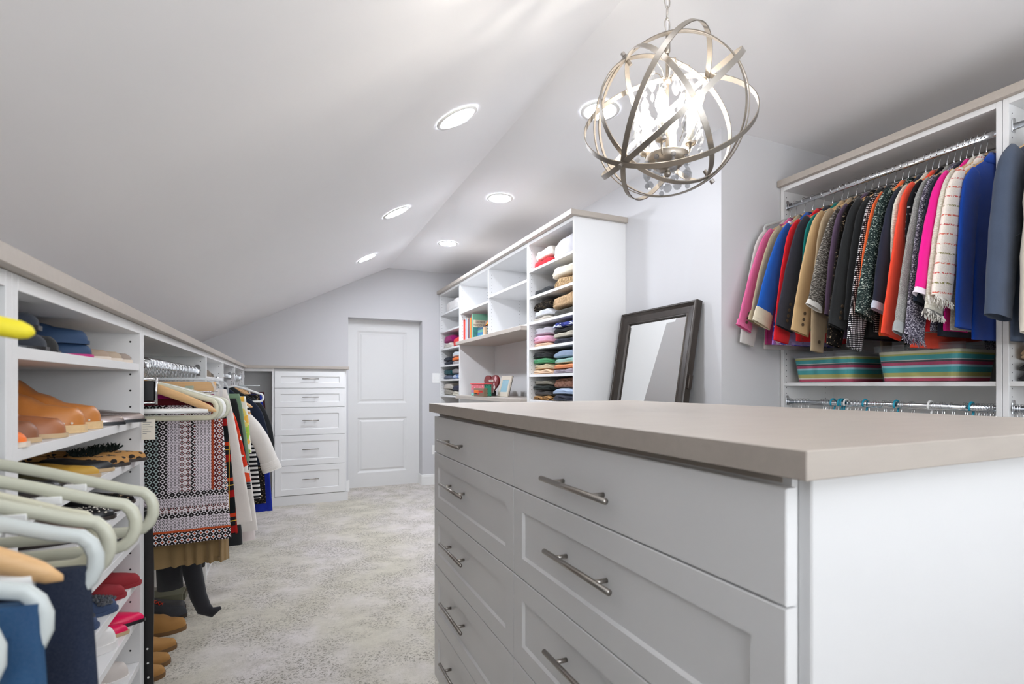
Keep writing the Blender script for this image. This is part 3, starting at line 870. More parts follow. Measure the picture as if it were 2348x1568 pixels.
# ------------------------------------------------------------------ right wardrobe
RX0, RZ0 = 2.63, 2.24
rod('long chrome clothes rod holding the row of jackets', RX0, 1.063 + T, 2.055 - T, RZ0)
rod('chrome rod at the right frame edge holding the slate jacket', RX0, .15 + T, 1.061 - T, RZ0)
rod('lower chrome rod with bare hooks, below the striped bins', RX0, 1.063 + T, 2.055 - T, 1.125)
rod('lower chrome rod of the wardrobe at the right frame edge', RX0, .15 + T, 1.061 - T, 1.125)
jg = 'jackets hanging in the right wardrobe'
J = [  # name, label, cat, y, cloth, kwargs
 ('jacket', 'pale grey jacket hanging behind the pink blazer at the wall end', 2.016, fab('palegrey', (206, 204, 200)), dict(cuff=(-.335, -.80), L=.82)),
 ('blazer', 'pink blazer with rolled button cuff, at the wall end of the rod', 1.985, fab('pink', (222, 108, 156), var=.08), dict(cuff=(-.39, -.69), buttons=3, cuffmat=fab('pink', (0, 0, 0)), cufflen=.03, L=.79)),
 ('blazer', 'khaki beige blazer with turned-up cuffs, right of the pink one', 1.931, fab('khaki', (178, 164, 136)), dict(cuff=(-.36, -.65), cuffmat=fab('khaki', (0, 0, 0)), L=.78)),
 ('blazer', 'bright blue blazer with cream turned-up cuffs', 1.880, fab('royal', (26, 88, 178)), dict(cuff=(-.365, -.64), cuffmat=fab('cuffcream', (214, 204, 180)), cufflen=.075, cuffw=.060, L=.80)),
 ('jacket', 'red jacket squeezed between bright blue and charcoal blazers', 1.820, fab('red', (216, 28, 40)), dict(cuff=(-.33, -.80), L=.76)),
 ('blazer', 'charcoal navy blazer with four sleeve buttons, beside a camel blazer', 1.770, fab('charcoal', (48, 48, 58), var=.08), dict(cuff=(-.37, -.74), buttons=4, cuffw=.066, slw=.085, L=.74)),
 ('jacket', 'teal green jacket showing only its shoulder behind the camel blazer', 1.720, fab('tealcloth', (0, 112, 108)), dict(cuff=(-.25, -.66), L=.70)),
 ('blazer', 'camel blazer with three large sleeve buttons', 1.690, fab('camel', (196, 164, 120), var=.06), dict(cuff=(-.36, -.77), buttons=3, cuffw=.064, slw=.082, L=.76)),
 ('shirt_jacket', 'taupe beige shirt jacket with a pale cuff button hanging low', 1.648, fab('taupec', (170, 150, 122)), dict(cuff=(-.30, -.86), cuffw=.042, buttons=1, L=.78)),
 ('tweed_jacket', 'grey tweed jacket with thin white cuffs', 1.606, F['greytweed'], dict(cuff=(-.37, -.64), cuffmat=fab('cuffwhite', (226, 222, 216)), cufflen=.022, cuffw=.05, L=.74)),
 ('jacket', 'dusty purple jacket beside the grey tweed one', 1.572, fab('purple', (88, 70, 92)), dict(cuff=(-.30, -.70), L=.80)),
 ('lace_jacket', 'black and gold metallic lace jacket', 1.542, F['lace'], dict(cuff=(-.33, -.84), cuffw=.055, L=.80)),
 ('blazer', 'black blazer with sleeve buttons and white lining tip', 1.508, fab('black1', (38, 40, 42), var=.1), dict(cuff=(-.36, -.76), buttons=3, cuffw=.06, slw=.085, L=.80)),
 ('blazer', 'plain black blazer left of the dotted jacket', 1.470, fab('black2', (30, 32, 34), var=.1), dict(cuff=(-.31, -.74), L=.80)),
 ('jacket', 'black jacket with tiny white dots', 1.437, F['dots'], dict(cuff=(-.35, -.86), L=.78)),
 ('jacket', 'thin orange jacket beside the green boucle one', 1.412, fab('orange', (244, 106, 52)), dict(cuff=(-.33, -.72), L=.80)),
 ('boucle_jacket', 'dark green flecked boucle jacket', 1.382, F['greentweed'], dict(cuff=(-.375, -.73), cuffw=.066, slw=.088, slth=.014, L=.78)),
 ('blazer', 'navy blazer with pale turned lining at the cuff', 1.342, fab('navy', (34, 38, 54), var=.08), dict(cuff=(-.32, -.68), cuffmat=fab('lining', (190, 200, 214)), cufflen=.03, L=.80)),
 ('jacket', 'beige boucle jacket sliver behind the orange-red coat', 1.316, F['creamtweed'], dict(cuff=(-.24, -.6), L=.7)),
 ('coat', 'orange-red coat with a wide flat cuff hanging over the bins', 1.292, fab('vermilion', (240, 76, 50), var=.06), dict(cuff=(-.345, -.82), cuffw=.070, slw=.075, L=.86)),
 ('jacket', 'black jacket with sparse dots right of the orange-red coat', 1.262, F['blackdots'], dict(cuff=(-.24, -.66), L=.78)),
 ('wool_jacket', 'heather grey wool jacket with a frayed cuff', 1.236, F['heather'], dict(cuff=(-.36, -.78), cuffw=.056, cuffmat=fab('greycuff', (160, 164, 164)), cufflen=.04, L=.80)),
 ('tweed_jacket', 'lilac grey tweed jacket with a fringed cuff hanging low', 1.214, F['lilactweed'], dict(cuff=(-.335, -.83), cuffw=.062, fray=F['lilactweed'], L=.80)),
 ('blazer', 'midnight navy blazer left of the magenta jacket', 1.192, fab('midnight', (22, 30, 46)), dict(cuff=(-.33, -.70), L=.82)),
 ('blazer', 'magenta pink jacket with white cuff lining', 1.170, fab('magenta', (232, 22, 142), var=.06), dict(cuff=(-.35, -.66), cuffmat=fab('white_lining', (236, 226, 236)), cufflen=.02, slth=.014, cuffw=.058, slw=.082, L=.80)),
 ('jacket', 'cream jacket with a grey-banded frayed cuff', 1.148, F['creamtweed'], dict(cuff=(-.33, -.74), cuffmat=fab('greyband', (120, 116, 110)), cufflen=.018, fray=True, cuffw=.055, L=.80)),
 ('tweed_jacket', 'cream tweed jacket with red and olive thread stripes', 1.125, F['striptweed'], dict(cuff=(-.335, -.69), cuffw=.062, slw=.072, slth=.015, fray=True, L=.78)),
]
HG = [make_hanger('wood', 'wooden_hanger', 'x'), make_hanger('wood', 'wooden_hanger', 'x', bodymat='wood2'), make_hanger('plastic', 'plastic_hanger', 'x', bodymat='palegrey')]
def hang_under(y, x, z, label, kind=0, rz=0.0, first=[True, True, True]):
    t = HG[kind] if first[kind] else copy_tree(HG[kind])
    first[kind] = False
    place(t, x, y, z, rz, label, 'hangers inside the jackets on the right rod'); return t
for k, (nm, lb, y, mt, kw) in enumerate(J):
    z = RZ0 - .0
    jacket(nm, lb, 'jacket' if 'coat' not in nm else 'coat', y, mt, jg, x0=RX0, z0=z, seed=k + 2, **kw)
    short = {'pale grey': 0}.get(lb, None)
    hang_under(y, RX0, RZ0 + .0, 'hanger inside the ' + ' '.join(w for w in lb.split()[:9]), 2 if k in (0,) else (k % 2))
# cobalt jacket and the near bay
jacket('blazer', 'cobalt blue blazer at the right divider of the jacket bay', 'jacket', 1.100, fab('cobalt', (20, 72, 172), var=.08), jg, seed=40, L=.84, hw=.18, hem=.19, cuff=(-.255, -.80), cuffw=.055, slw=.064, x0=RX0 + .02)
hang_under(1.100, RX0 + .02, RZ0, 'hanger inside the cobalt blue blazer by the divider', 1)
slate = jacket('suede_jacket', 'large slate blue suede jacket with a sleeve seam, at the right edge', 'jacket', .955, fab('slate', (66, 76, 94), var=.22), 'coats at the right frame edge', seed=50, L=.86, cuff=(-.30, -.78), cuffw=.072, slw=.092, slth=.024, th=.018, hw=.20, x0=2.615)
MB().tube([(-.285, -.040, -.50), (-.25, -.043, -.485), (-.205, -.040, -.480)], .0012, 5).build('sleeve_seam', fab('slateseam', (36, 42, 56)), slate)
hang_under(.955, 2.615, RZ0, 'hanger inside the slate blue suede jacket', 0)
puff = jacket('puffer_jacket', 'cream quilted puffer jacket at the right frame edge', 'jacket', .88, fab('puffer', (226, 218, 204), var=.05), 'coats at the right frame edge', seed=51, L=.86, cuff=(-.27, -.84), cuffw=.056, slw=.078, slth=.026, th=.018, x0=2.63)
hang_under(.88, 2.63, RZ0, 'hanger inside the cream quilted puffer jacket', 1)
# quilting: rings squeezed along the puffer sleeve
for ch in puff.children:
    if ch.name.startswith('sleeve'):
        for v in ch.data.vertices:
            k = math.sin(v.co.z * 85) ** 2; v.co.y *= (.80 + .28 * k)
# big horn button on the striped tweed cuff
tw = [o for o in bpy.data.objects if o.get('label', '').startswith('cream tweed jacket with red')][0]
MB().lathe([(.013, 0), (.018, .002), (.018, .006), (.012, .007), (.004, .004)], n=20).xf(Matrix.Translation((-.205, -.026, -.47)) @ Matrix.Rotation(R(90), 4, 'X')).build('large_button', M['button'], tw)
# printed dress and skirts hanging low between the wall end and the bins
def lower_piece(name, label, y, x, ztop, zbot, w0, w1, mat, seed, cat='skirt', **kw):
    t = thing(name, label, cat, (x, y, RZ0), 'longer garments below the jackets')
    drape(t, 'cloth', mat, ztop - RZ0, zbot - RZ0, w0, w1, seed=seed, **kw); return t
lower_piece('printed_blouse', 'blue, lilac and white printed blouse hem below the khaki and blue blazers', 1.905, 2.60, 2.10, 1.435, .13, .25, F['floral'], 3, 'blouse', th=.012)
lower_piece('magenta_blouse', 'dark magenta blouse hem below the pink blazer', 1.957, 2.60, 2.10, 1.44, .13, .24, fab('plum', (168, 52, 110)), 4, 'blouse', th=.012)
lower_piece('red_blouse', 'red blouse hem hanging below the charcoal blazer', 1.795, 2.59, 2.10, 1.445, .13, .21, fab('red', (0, 0, 0)), 5, 'blouse', th=.010)
lower_piece('lilac_scarf', 'lilac scarf trailing over the left striped bin', 1.845, 2.58, 2.05, 1.432, .10, .20, fab('lilac', (158, 146, 200)), 6, 'scarf', th=.006)
lower_piece('crimson_dress', 'crimson garment hem behind the lilac tweed cuff', 1.224, 2.62, 2.10, 1.44, .13, .22, fab('crimson', (196, 30, 36)), 7, 'dress', th=.006)

# bins
def bin_box(label, y0, y1, x0, x1, z, h):
    t = thing('storage_bin', label, 'bin', ((x0 + x1) / 2, (y0 + y1) / 2, z), 'striped storage bins')
    cx, cy = (x0 + x1) / 2, (y0 + y1) / 2; hx, hy = (x1 - x0) / 2, (y1 - y0) / 2
    def ring(sx, sy, zz, n=6, rad=.03):
        pts = []
        for (qx, qy, a0) in ((1, 1, 0), (-1, 1, 90), (-1, -1, 180), (1, -1, 270)):
            for k in range(n):
                a = R(a0 + 90 * k / (n - 1)); pts.append((cx + qx * (sx - rad) + rad * math.cos(a), cy + qy * (sy - rad) + rad * math.sin(a), zz))
        return pts
    m = MB(); k = .90
    m.loft([ring(hx * k - .003, hy * k - .003, z + .003), ring(hx - .004, hy - .004, z + h - .03)], True, False)
    m.build('liner', M['liner'], t, world=True, smooth=False)
    m = MB()
    m.loft([ring(hx * k, hy * k, z), ring(hx, hy, z + h - .012)], True, False)
    m.build('tub', M['tub'], t, world=True, smooth=False)
    m = MB()
    m.loft([ring(hx + .001, hy + .001, z + h - .030), ring(hx + .010, hy + .008, z + h - .030), ring(hx + .013, hy + .011, z + h - .002), ring(hx + .004, hy + .004, z + h), ring(hx - .006, hy - .006, z + h - .004)], False, True)
    m.build('lid', M['tub'], t, world=True)
    for (qx, qy) in ((-1, 0), (1, 0)):
        pass
    return t
def liner_mat():
    g = NG('striped_paper_liner'); z = g.xyz(g.co('Object'))[2]
    s = [(0, (190, 14, 76)), (.12, (228, 224, 200)), (.17, (178, 176, 84)), (.30, (8, 160, 164)), (.44, (8, 160, 164)), (.46, (150, 205, 214)), (.53, (180, 20, 88)), (.63, (34, 34, 46)), (.69, (228, 224, 214)), (.71, (8, 160, 164)), (.85, (178, 182, 90)), (.91, (214, 214, 190))]
    return g.done(g.ramp(g.f('DIVIDE', z, .142), [(a, lin(*c)) for a, c in s], 'CONSTANT'), .6, 0, .3)
M['liner'] = liner_mat()
bin_box('smaller clear lidded bin with colourful striped liner, nearer the wall', 1.665, 2.005, 2.625, 2.95, 1.2355, .165)
bin_box('larger clear lidded bin with colourful striped liner, by the divider', 1.212, 1.550, 2.615, 2.95, 1.2355, .172)

# bare hooks on the lower rod
hg = 'bare hangers on the lower rod'
W0 = make_hanger('wire', 'wire_hanger', 'thin chrome wire hanger with bare hook on the lower chrome rod', hg)
ys = [2.015, 1.974, 1.954, 1.934, 1.911, 1.827, 1.812, 1.8, 1.785, 1.744, 1.682, 1.66, 1.644, 1.628, 1.591, 1.56, 1.55, 1.52, 1.511, 1.491, 1.482, 1.446, 1.435, 1.403, 1.394, 1.312, 1.302, 1.283, 1.275, 1.247, 1.239, 1.2, 1.193, 1.163, 1.154, 1.145, 1.136, 1.127, 1.116, 1.107, 1.098, 1.057 - .02, 1.031, 1.021, 1.014, .97, .95, .9]
for k, y in enumerate(ys):
    t = W0 if k == 0 else copy_tree(W0)
    place(t, RX0, y, 1.125, rnd.uniform(-.012, .012))
T0 = None
for y, lb in zip([1.767, 1.728, 1.716, 1.604, 1.463, 1.174], ['teal tubular hanger nearest the wall on the lower rod', 'left one of two teal hangers touching, beside the white hanger', 'right one of two teal hangers touching, beside the white hanger', 'lone teal hanger below the left striped bin edge', 'lone teal hanger below the middle of the right striped bin', 'teal hanger nearest the divider on the lower rod']):
    T0n = make_hanger('tubular', 'plastic_hanger', lb, 'teal hangers on the lower rod', 'teal', 'teal') if T0 is None else copy_tree(T0)
    T0 = T0 or T0n
    place(T0n, RX0, y, 1.125, rnd.uniform(-.02, .02), lb)
for y, lb in ((1.698, 'thick white hanger beside the two touching teal hangers'), (1.325, 'thick white hanger alone between chrome hooks on the lower rod')):
    place(make_hanger('tubular', 'plastic_hanger', lb, None, 'x', 'plastic_white'), RX0, y, 1.125, .05)

# ------------------------------------------------------------------ folded clothes
def folded(name, label, x0, x1, y0, y1, z, h, mat, group, seed=0, creases=1, cat='sweater', puff=.0, lean=0.0):
    """a folded garment; front at x0 (towards the aisle)"""
    rg = random.Random(seed * 7 + 3); ph = rg.uniform(0, 6)
    m = MB(); n = 28; S = 11; rings = []
    for k in range(S + 1):
        s = k / S; q = 2 * s - 1
        y = y0 + (y1 - y0) * (.5 + .5 * math.copysign(abs(q) ** .8, q))
        edge = (1 - abs(q) ** 5)
        hh = h * (.50 + .50 * edge) * (1 + .10 * math.sin(s * 5 + ph)) * (1 - .12 * (1 - abs(q)) * 0)
        dd = (x1 - x0) / 2 * (.90 + .10 * edge); cx = (x0 + x1) / 2 + rg.uniform(-.004, .004)
        ring = []
        for j in range(n):
            a = 2 * math.pi * j / n; c, s_ = math.cos(a), math.sin(a)
            X = math.copysign(abs(c) ** .62, c) * dd
            Z = math.copysign(abs(s_) ** .60, s_) * hh / 2
            if c < -.2:      # creases in the front fold
                for cr in range(creases):
                    zc = (cr + 1) / (creases + 1) * 2 - 1
                    X += .018 * math.exp(-((Z / (hh / 2) - zc) / .16) ** 2)
                X += .004 * math.sin(y * 60 + ph) + .003 * math.sin(y * 140 + Z * 80)
            if s_ > 0:
                Z += puff * (1 - (c * c)) * max(edge, .3) + .004 * math.sin(X * 40 + ph) * math.sin(y * 34 + ph)
            zz = z + hh / 2 + Z
            ring.append((cx + X, y, max(zz + lean * (y - y0), z + .0008)))
        rings.append(ring)
    m.loft(rings)
    t = thing(name, label, cat, ((x0 + x1) / 2, (y0 + y1) / 2, z), group)
    m.build('cloth', mat, t, world=True, smooth=True)
    o = t.children[0] if t.children else None
    return t
def folded1(*a, **k):
    """single mesh version: the garment is one mesh at top level"""
    t = folded(*a, **k); o = t.children[0]
    o.parent = None; o.location = t.location; nm = t.name.split('.')[0]
    lb, ct, gr = t.get('label'), t.get('category'), t.get('group')
    bpy.data.objects.remove(t); o.name = nm; o.data.name = nm
    tag(o, lb, ct, gr); return o
nearL = (3.285, 3.580); nearR = (2.93, 3.262)
ng = 'folded clothes in the near sweater column'
def pile(z, side, items, group, seed, x0=1.752, x1=2.06):
    y0, y1 = side; zz = z + .0006; k = 0
    for nm, lb, h, mt, kw in items:
        j = random.Random(seed * 5 + k)
        c = dict(kw); dy = c.pop('dy', (0, 0)); dxx = c.pop('dx', 0)
        folded1(nm, lb, x0 + j.uniform(-.004, .014) + dxx, x1 + j.uniform(-.03, .03), y0 + j.uniform(0, .012) + dy[0], y1 - j.uniform(0, .012) + dy[1], zz, h, mt, group, seed=seed * 10 + k, **c)
        zz += h * .985; k += 1
c_ = fab
pile(2.115, nearL, [('sweater', 'red folded sweater on the highest shelf of the near column', .060, c_('red', 0), {}), ('sweater', 'cream rolled sweater lying on the red one, highest shelf', .085, c_('creamknit', (218, 210, 198)), dict(creases=2, dy=(0, -.03)))], ng, 1)
pile(2.115, nearR, [('scarf', 'light grey coiled knit scarf on the highest shelf of the near column', .135, c_('lightgrey', (198, 196, 200)), dict(creases=3, puff=.01))], ng, 2)
pile(1.906, nearL, [('trousers', 'flat black folded trousers on the second shelf of the near column', .052, c_('black1', 0), dict(dy=(0, 0)))], ng, 3)
pile(1.906, nearR, [('sweater', 'tan cable knit sweater under the cream one, second shelf', .075, F['cable_tan'], {}), ('sweater', 'fluffy cream sweater on top of the tan cable knit', .085, c_('fluffcream', (230, 220, 200)), {})], ng, 4)
pile(1.707, nearL, [('sweater', 'beige folded top beneath the pale grey one, third shelf', .030, c_('beige2', (200, 192, 178)), {}), ('sweater', 'pale grey folded sweater on the third shelf', .055, c_('palegrey2', (206, 208, 212)), dict(dy=(0, -.01))), ('fur_scarf', 'mottled dark brown fur scarf on the third shelf', .070, F['brownfur'], dict(dy=(-.0, .0)))], ng, 5)
pile(1.707, nearR, [('sweater', 'dark olive charcoal folded sweater under the beige cable knit', .055, c_('olivechar', (72, 70, 64)), {}), ('sweater', 'chunky beige cable knit sweater on the third shelf', .098, F['cable_beige'], dict(puff=.006))], ng, 6)
pile(1.511, nearL, [('sweater', 'peach folded top at the bottom left of the fourth shelf', .028, c_('peach', (234, 200, 168)), {}), ('sweater', 'pink folded sweater on the fourth shelf', .058, c_('softpink', (226, 168, 190)), {}), ('sweater', 'lilac grey folded sweater on the pink one', .068, c_('lilacgrey', (196, 190, 198)), {})], ng, 7)
pile(1.511, nearR, [('sweater', 'navy folded sweater at the bottom right of the fourth shelf', .042, c_('navy', 0), {}), ('sweater', 'greige folded sweater above the navy one, fourth shelf', .040, c_('greige', (204, 196, 180)), {}), ('sweater', 'black folded sweater above the greige one, fourth shelf', .032, c_('black2', 0), {}), ('scarf', 'blue and white patterned scarf on top of the fourth shelf', .040, F['bluewhite'], {})], ng, 8)
pile(1.302, nearL, [('sweater', 'peach beige folded top, lowest in its fifth-shelf pile', .035, c_('peach', 0), {}), ('sweater', 'sand beige folded sweater under the green one', .045, c_('sand', (222, 200, 164)), {}), ('sweater', 'green folded sweater on the fifth shelf', .042, c_('green', (78, 154, 104)), {}), ('sweater', 'black folded sweater on top of the green one', .050, c_('black2', 0), {})], ng, 9)
pile(1.302, nearR, [('sweater', 'mauve folded top under the orange one', .032, c_('mauve', (182, 170, 182)), {}), ('sweater', 'orange folded sweater on the fifth shelf', .038, c_('apricot', (244, 154, 104)), {}), ('sweater', 'mint folded sweater on the orange one', .042, c_('mint', (172, 212, 200)), {}), ('sweater', 'light blue folded sweater on the mint one', .052, c_('skygrey', (158, 178, 204)), {})], ng, 10)
pile(1.105, nearL, [('sweater', 'leopard print folded top at the bottom of the sixth shelf', .036, F['leopard'], {}), ('sweater', 'dark grey rolled sweater on the leopard print one', .042, c_('darkgrey', (84, 80, 78)), {}), ('sweater', 'black green folded sweater, sixth shelf', .040, c_('blackgreen', (24, 34, 30)), {}), ('sweater', 'greige fluffy sweater on top of the sixth shelf left pile', .036, c_('greige2', (150, 144, 130)), {})], ng, 11)
pile(1.105, nearR, [('jeans', 'dark navy folded jeans at the bottom of the sixth shelf', .048, c_('navy2', (40, 44, 60)), {}), ('shirt', 'light blue folded shirt under the brown plush blanket', .045, c_('lightblue', (176, 196, 224)), {}), ('blanket', 'brown plush folded blanket on the sixth shelf', .075, F['plush'], dict(creases=2))], ng, 12)
farL = (5.74, 6.06); farR = (5.37, 5.70)
fg = 'folded clothes in the far sweater column'
pile(2.085, (5.45, 5.98), [('sweater', 'white crumpled sweater on the top shelf of the far column', .14, c_('whiteknit', (222, 220, 218)), dict(creases=3, puff=.01))], fg, 20)
pile(1.660, farL, [('sweater', 'ivory folded sweater under the magenta one, far column', .07, c_('ivoryk', (220, 214, 204)), {}), ('sweater', 'magenta folded sweater in the far column', .085, c_('magentad', (160, 20, 110)), {})], fg, 21)
pile(1.660, farR, [('sweater', 'bright red folded sweater in the far column', .115, c_('brightred', (226, 30, 28)), {})], fg, 22)
pile(1.458, farL, [('sweater', 'lower navy folded sweater in the far column', .05, c_('navyd', (26, 34, 52)), {}), ('sweater', 'upper navy folded sweater in the far column', .05, c_('navyd', 0), {})], fg, 23)
pile(1.458, farR, [('sweater', 'grey folded top under the orange one, far column', .04, c_('greyt', (180, 176, 178)), {}), ('sweater', 'orange folded sweater in the far column', .045, c_('orangek', (240, 122, 50)), {}), ('sweater', 'white and pale blue folded top on the orange one', .06, c_('whiteblue', (214, 222, 228)), {})], fg, 24)
pile(1.290, farL, [('sweater', 'grey blue folded sweater under the teal one, far column', .05, c_('greyblue', (110, 122, 144)), {}), ('sweater', 'dark teal folded sweater in the far column', .07, c_('darkteal', (18, 78, 84)), {})], fg, 25)
pile(1.290, farR, [('scarf', 'blue and white rolled scarf in the far column', .06, F['blueswirl'], {}), ('sweater', 'grey jacket with white edge folded over the blue scarf', .06, c_('greyj', (150, 146, 146)), {})], fg, 26)
pile(1.100, farL, [('sweater', 'taupe grey folded sweater in the far column', .07, c_('taupeg', (166, 160, 148)), {}), ('sweater', 'pale beige folded sweater on the taupe grey one', .07, c_('paleb', (212, 206, 196)), {})], fg, 27)
pile(1.100, farR, [('sweater', 'cream folded sweater low in the far column', .055, c_('creamf', (224, 218, 200)), {}), ('sweater', 'dark indigo folded sweater on the cream one', .07, c_('indigo', (38, 42, 70)), {})], fg, 28)
pile(.85, (5.45, 6.0), [('sweater', 'pale taupe folded sweater on the lowest visible far shelf', .08, c_('paletaupe', (196, 184, 172)), {})], fg, 29)
# folded jeans on the shelf at the right frame edge
pile(1.235, (.78, 1.035), [('jeans', 'dark grey folded jeans, lower of two at the right edge', .042, c_('chargrey', (58, 58, 60)), {}), ('jeans', 'black folded jeans, upper of two at the right edge', .042, c_('blackj', (42, 42, 46)), {}), ('sweater', 'camel folded sweater on the dark jeans at the right edge', .085, c_('camels', (206, 176, 140)), {})], 'folded clothes at the right frame edge', 30, x0=2.615, x1=2.95)

# ------------------------------------------------------------------ books, painted box, heart, frame
def book(label, x0, x1, y0, y1, z, h, rgb, group='books in the hutch cubby', name='book', flat=False):
    t = thing(name, label, 'book', ((x0 + x1) / 2, (y0 + y1) / 2, z), group)
    cm = plain('book_cover_%d_%d_%d' % rgb, rgb, .5, var=.03)
    c = .0022
    if flat:      # lying: height along z is h, spine at x0
        B(x0, x1, y0, y1, z, z + c).build('cover', cm, t, world=True); B(x0, x1, y0, y1, z + h - c, z + h).build('cover', cm, t, world=True)
        B(x0, x0 + c, y0, y1, z + c, z + h - c).build('spine', cm, t, world=True)
        B(x0 + c, x1 - .004, y0 + .003, y1 - .003, z + c, z + h - c).build('pages', M['page'], t, world=True)
    else:         # standing: spine at x0
        B(x0, x1, y0, y0 + c, z, z + h).build('cover', cm, t, world=True); B(x0, x1, y1 - c, y1, z, z + h).build('cover', cm, t, world=True)
        B(x0 - .0005, x0 + c, y0, y1, z, z + h).build('spine', cm, t, world=True)
        B(x0 + c, x1 - .003, y0 + c, y1 - c, z + .003, z + h - .004).build('pages', M['page'], t, world=True)
    return t
M['page'] = plain('book_page_paper', (232, 226, 212), .8, var=.02, nscale=300)
BZ = 1.7055
for (lb, ya, yb, h, rgb) in (('red spined tall book, first in the cubby', 5.272, 5.308, .225, (216, 48, 34)), ('second red book beside the first', 5.245, 5.269, .21, (224, 60, 44)), ('white tall book beside the red pair', 5.212, 5.242, .24, (226, 226, 224)), ('pale blue spined book', 5.190, 5.209, .225, (150, 176, 206)), ('white and grey spined book', 5.160, 5.186, .235, (214, 208, 200)), ('brown red spined book', 5.138, 5.157, .22, (168, 84, 60)), ('navy blue spined book in the cubby', 5.118, 5.135, .22, (48, 60, 92)), ('grey spined slim book', 5.102, 5.115, .215, (150, 150, 152)), ('orange spined book beside the magenta one', 5.055, 5.098, .225, (240, 146, 52)), ('magenta spined book leaning on the novel', 5.036, 5.051, .25, (204, 30, 90))):
    book(lb, 1.775, 1.93, ya, yb, BZ, h, rgb)
nv = book('large novel with green cover and author lettering', 1.772, 1.935, 4.985, 5.030, BZ, .255, (120, 178, 150))
B(1.774, 1.933, 4.9835, 4.985, BZ + .115, BZ + .19).build('cover_band', plain('cream_cover_band', (222, 212, 190), .5), nv, world=True)
B(1.774, 1.933, 4.9835, 4.985, BZ + .005, BZ + .115).build('cover_picture', plain('lakeside_cover_picture', (60, 120, 116), .5, var=.6, nscale=30), nv, world=True)
def text(s, size, loc, rot, mat, parent, name='lettering'):
    c = bpy.data.curves.new(name, 'FONT'); c.body = s; c.size = size; c.align_x = 'CENTER'; c.extrude = .0002
    o = bpy.data.objects.new(name, c); col.objects.link(o)
    dg = bpy.context.evaluated_depsgraph_get(); me = bpy.data.meshes.new_from_object(o.evaluated_get(dg))
    bpy.data.objects.remove(o)
    q = bpy.data.objects.new(name, me); col.objects.link(q); me.materials.clear(); me.materials.append(mat)
    q.location = Vector(loc) - (parent.location if parent else Vector()); q.rotation_euler = rot; q.parent = parent
    return q
M['ink'] = plain('brown_ink', (96, 76, 60), .6); M['inkgrey'] = plain('grey_ink', (120, 120, 124), .6)
text('DEBBIE', .034, (1.853, 4.983, BZ + .158), (R(90), 0, 0), M['ink'], nv)
text('MACOMBER', .031, (1.853, 4.983, BZ + .127), (R(90), 0, 0), M['ink'], nv)
z = BZ
for lb, h, rgb, ya, yb in (('teal paperback, lowest of the lying stack', .024, (70, 140, 150), 4.70, 4.93), ('blue paperback in the lying stack', .024, (60, 110, 160), 4.71, 4.93), ('green lakeside paperback in the lying stack', .026, (90, 150, 130), 4.70, 4.925), ('dark blue paperback, topmost of the lying stack', .022, (50, 80, 110), 4.70, 4.93)):
    book(lb, 1.80, 1.95, ya, yb, z, h, rgb, 'paperbacks lying in the cubby', flat=True); z += h + .0004
tn = B(1.77, 1.795, 4.655, 4.695, BZ, BZ + .085)
tag(tn.build('wooden_block', plain('tan_block_wood', (196, 168, 134), .6), bev=.002), 'small tan block standing before the lying paperbacks', 'block')
bird = MB()
bird.loft([[(1.86, 4.92, z + .001), (1.90, 4.92, z + .001), (1.88, 4.92, z + .02)], [(1.83, 4.84, z + .001), (1.90, 4.84, z + .003), (1.87, 4.84, z + .05)], [(1.82, 4.76, z + .012), (1.88, 4.76, z + .016), (1.85, 4.76, z + .075)], [(1.84, 4.72, z + .035), (1.86, 4.72, z + .036), (1.85, 4.72, z + .05)]])
tag(bird.build('folded_ornament', floral('orange_yellow_paper', [(236, 120, 40), (240, 200, 60), (220, 70, 50)], 20)), 'orange and yellow folded ornament on the lying paperbacks', 'ornament')

DZ_ = 1.1115
pb = thing('painted_box', 'painted wooden box with pink front and green dotted side on the desk board', 'box', (1.79, 4.8, DZ_))
pk = plain('pink_paint', (226, 110, 122), .55); gn = plain('green_paint', (46, 140, 112), .55)
B(1.752, 1.827, 4.611, 4.98, DZ_ + .004, DZ_ + .118).build('body', gn, pb, world=True, bev=.001)
B(1.749, 1.7525, 4.613, 4.98, DZ_ + .06, DZ_ + .118).build('front_band', pk, pb, world=True)
B(1.749, 1.7525, 4.613, 4.98, DZ_ + .028, DZ_ + .06).build('front_band', plain('mauve_paint', (160, 130, 168), .55), pb, world=True)
B(1.749, 1.7525, 4.613, 4.98, DZ_ + .004, DZ_ + .028).build('front_band', plain('aqua_paint', (126, 214, 196), .55), pb, world=True)
B(1.742, 1.834, 4.602, 4.992, DZ_ + .118, DZ_ + .127).build('lid', plain('coral_paint', (232, 92, 96), .5), pb, world=True, bev=.001)
for yy in (4.62, 4.97):
    for xx in (1.758, 1.82): MB().lathe([(.007, 0), (.007, .005)], (xx, yy, DZ_), 10).build('foot', M['black'], pb, world=True)
dk = plain('dark_green_spot', (18, 70, 60), .6)
for k, (xx, zz_) in enumerate(((1.762, .1), (1.79, .105), (1.817, .10), (1.79, .07), (1.785, .03), (1.815, .032), (1.763, .05))):
    m = MB(); m.lathe([(.006, 0), (.006, .0008)], n=8); m.xf(Matrix.Translation((xx, 4.6105, DZ_ + zz_)) @ Matrix.Rotation(R(90), 4, 'X')); m.build('painted_dot', dk, pb, world=True)
ws = plain('white_spot', (232, 214, 224), .6)
for yy, zz_ in ((4.95, .10), (4.88, .085), (4.80, .102), (4.72, .088), (4.65, .1), (4.92, .07)):
    m = MB(); m.lathe([(.006, 0), (.006, .0008)], n=8); m.xf(Matrix.Translation((1.749, yy, DZ_ + zz_)) @ Matrix.Rotation(R(-90), 4, 'Y')); m.build('painted_dot', ws, pb, world=True)
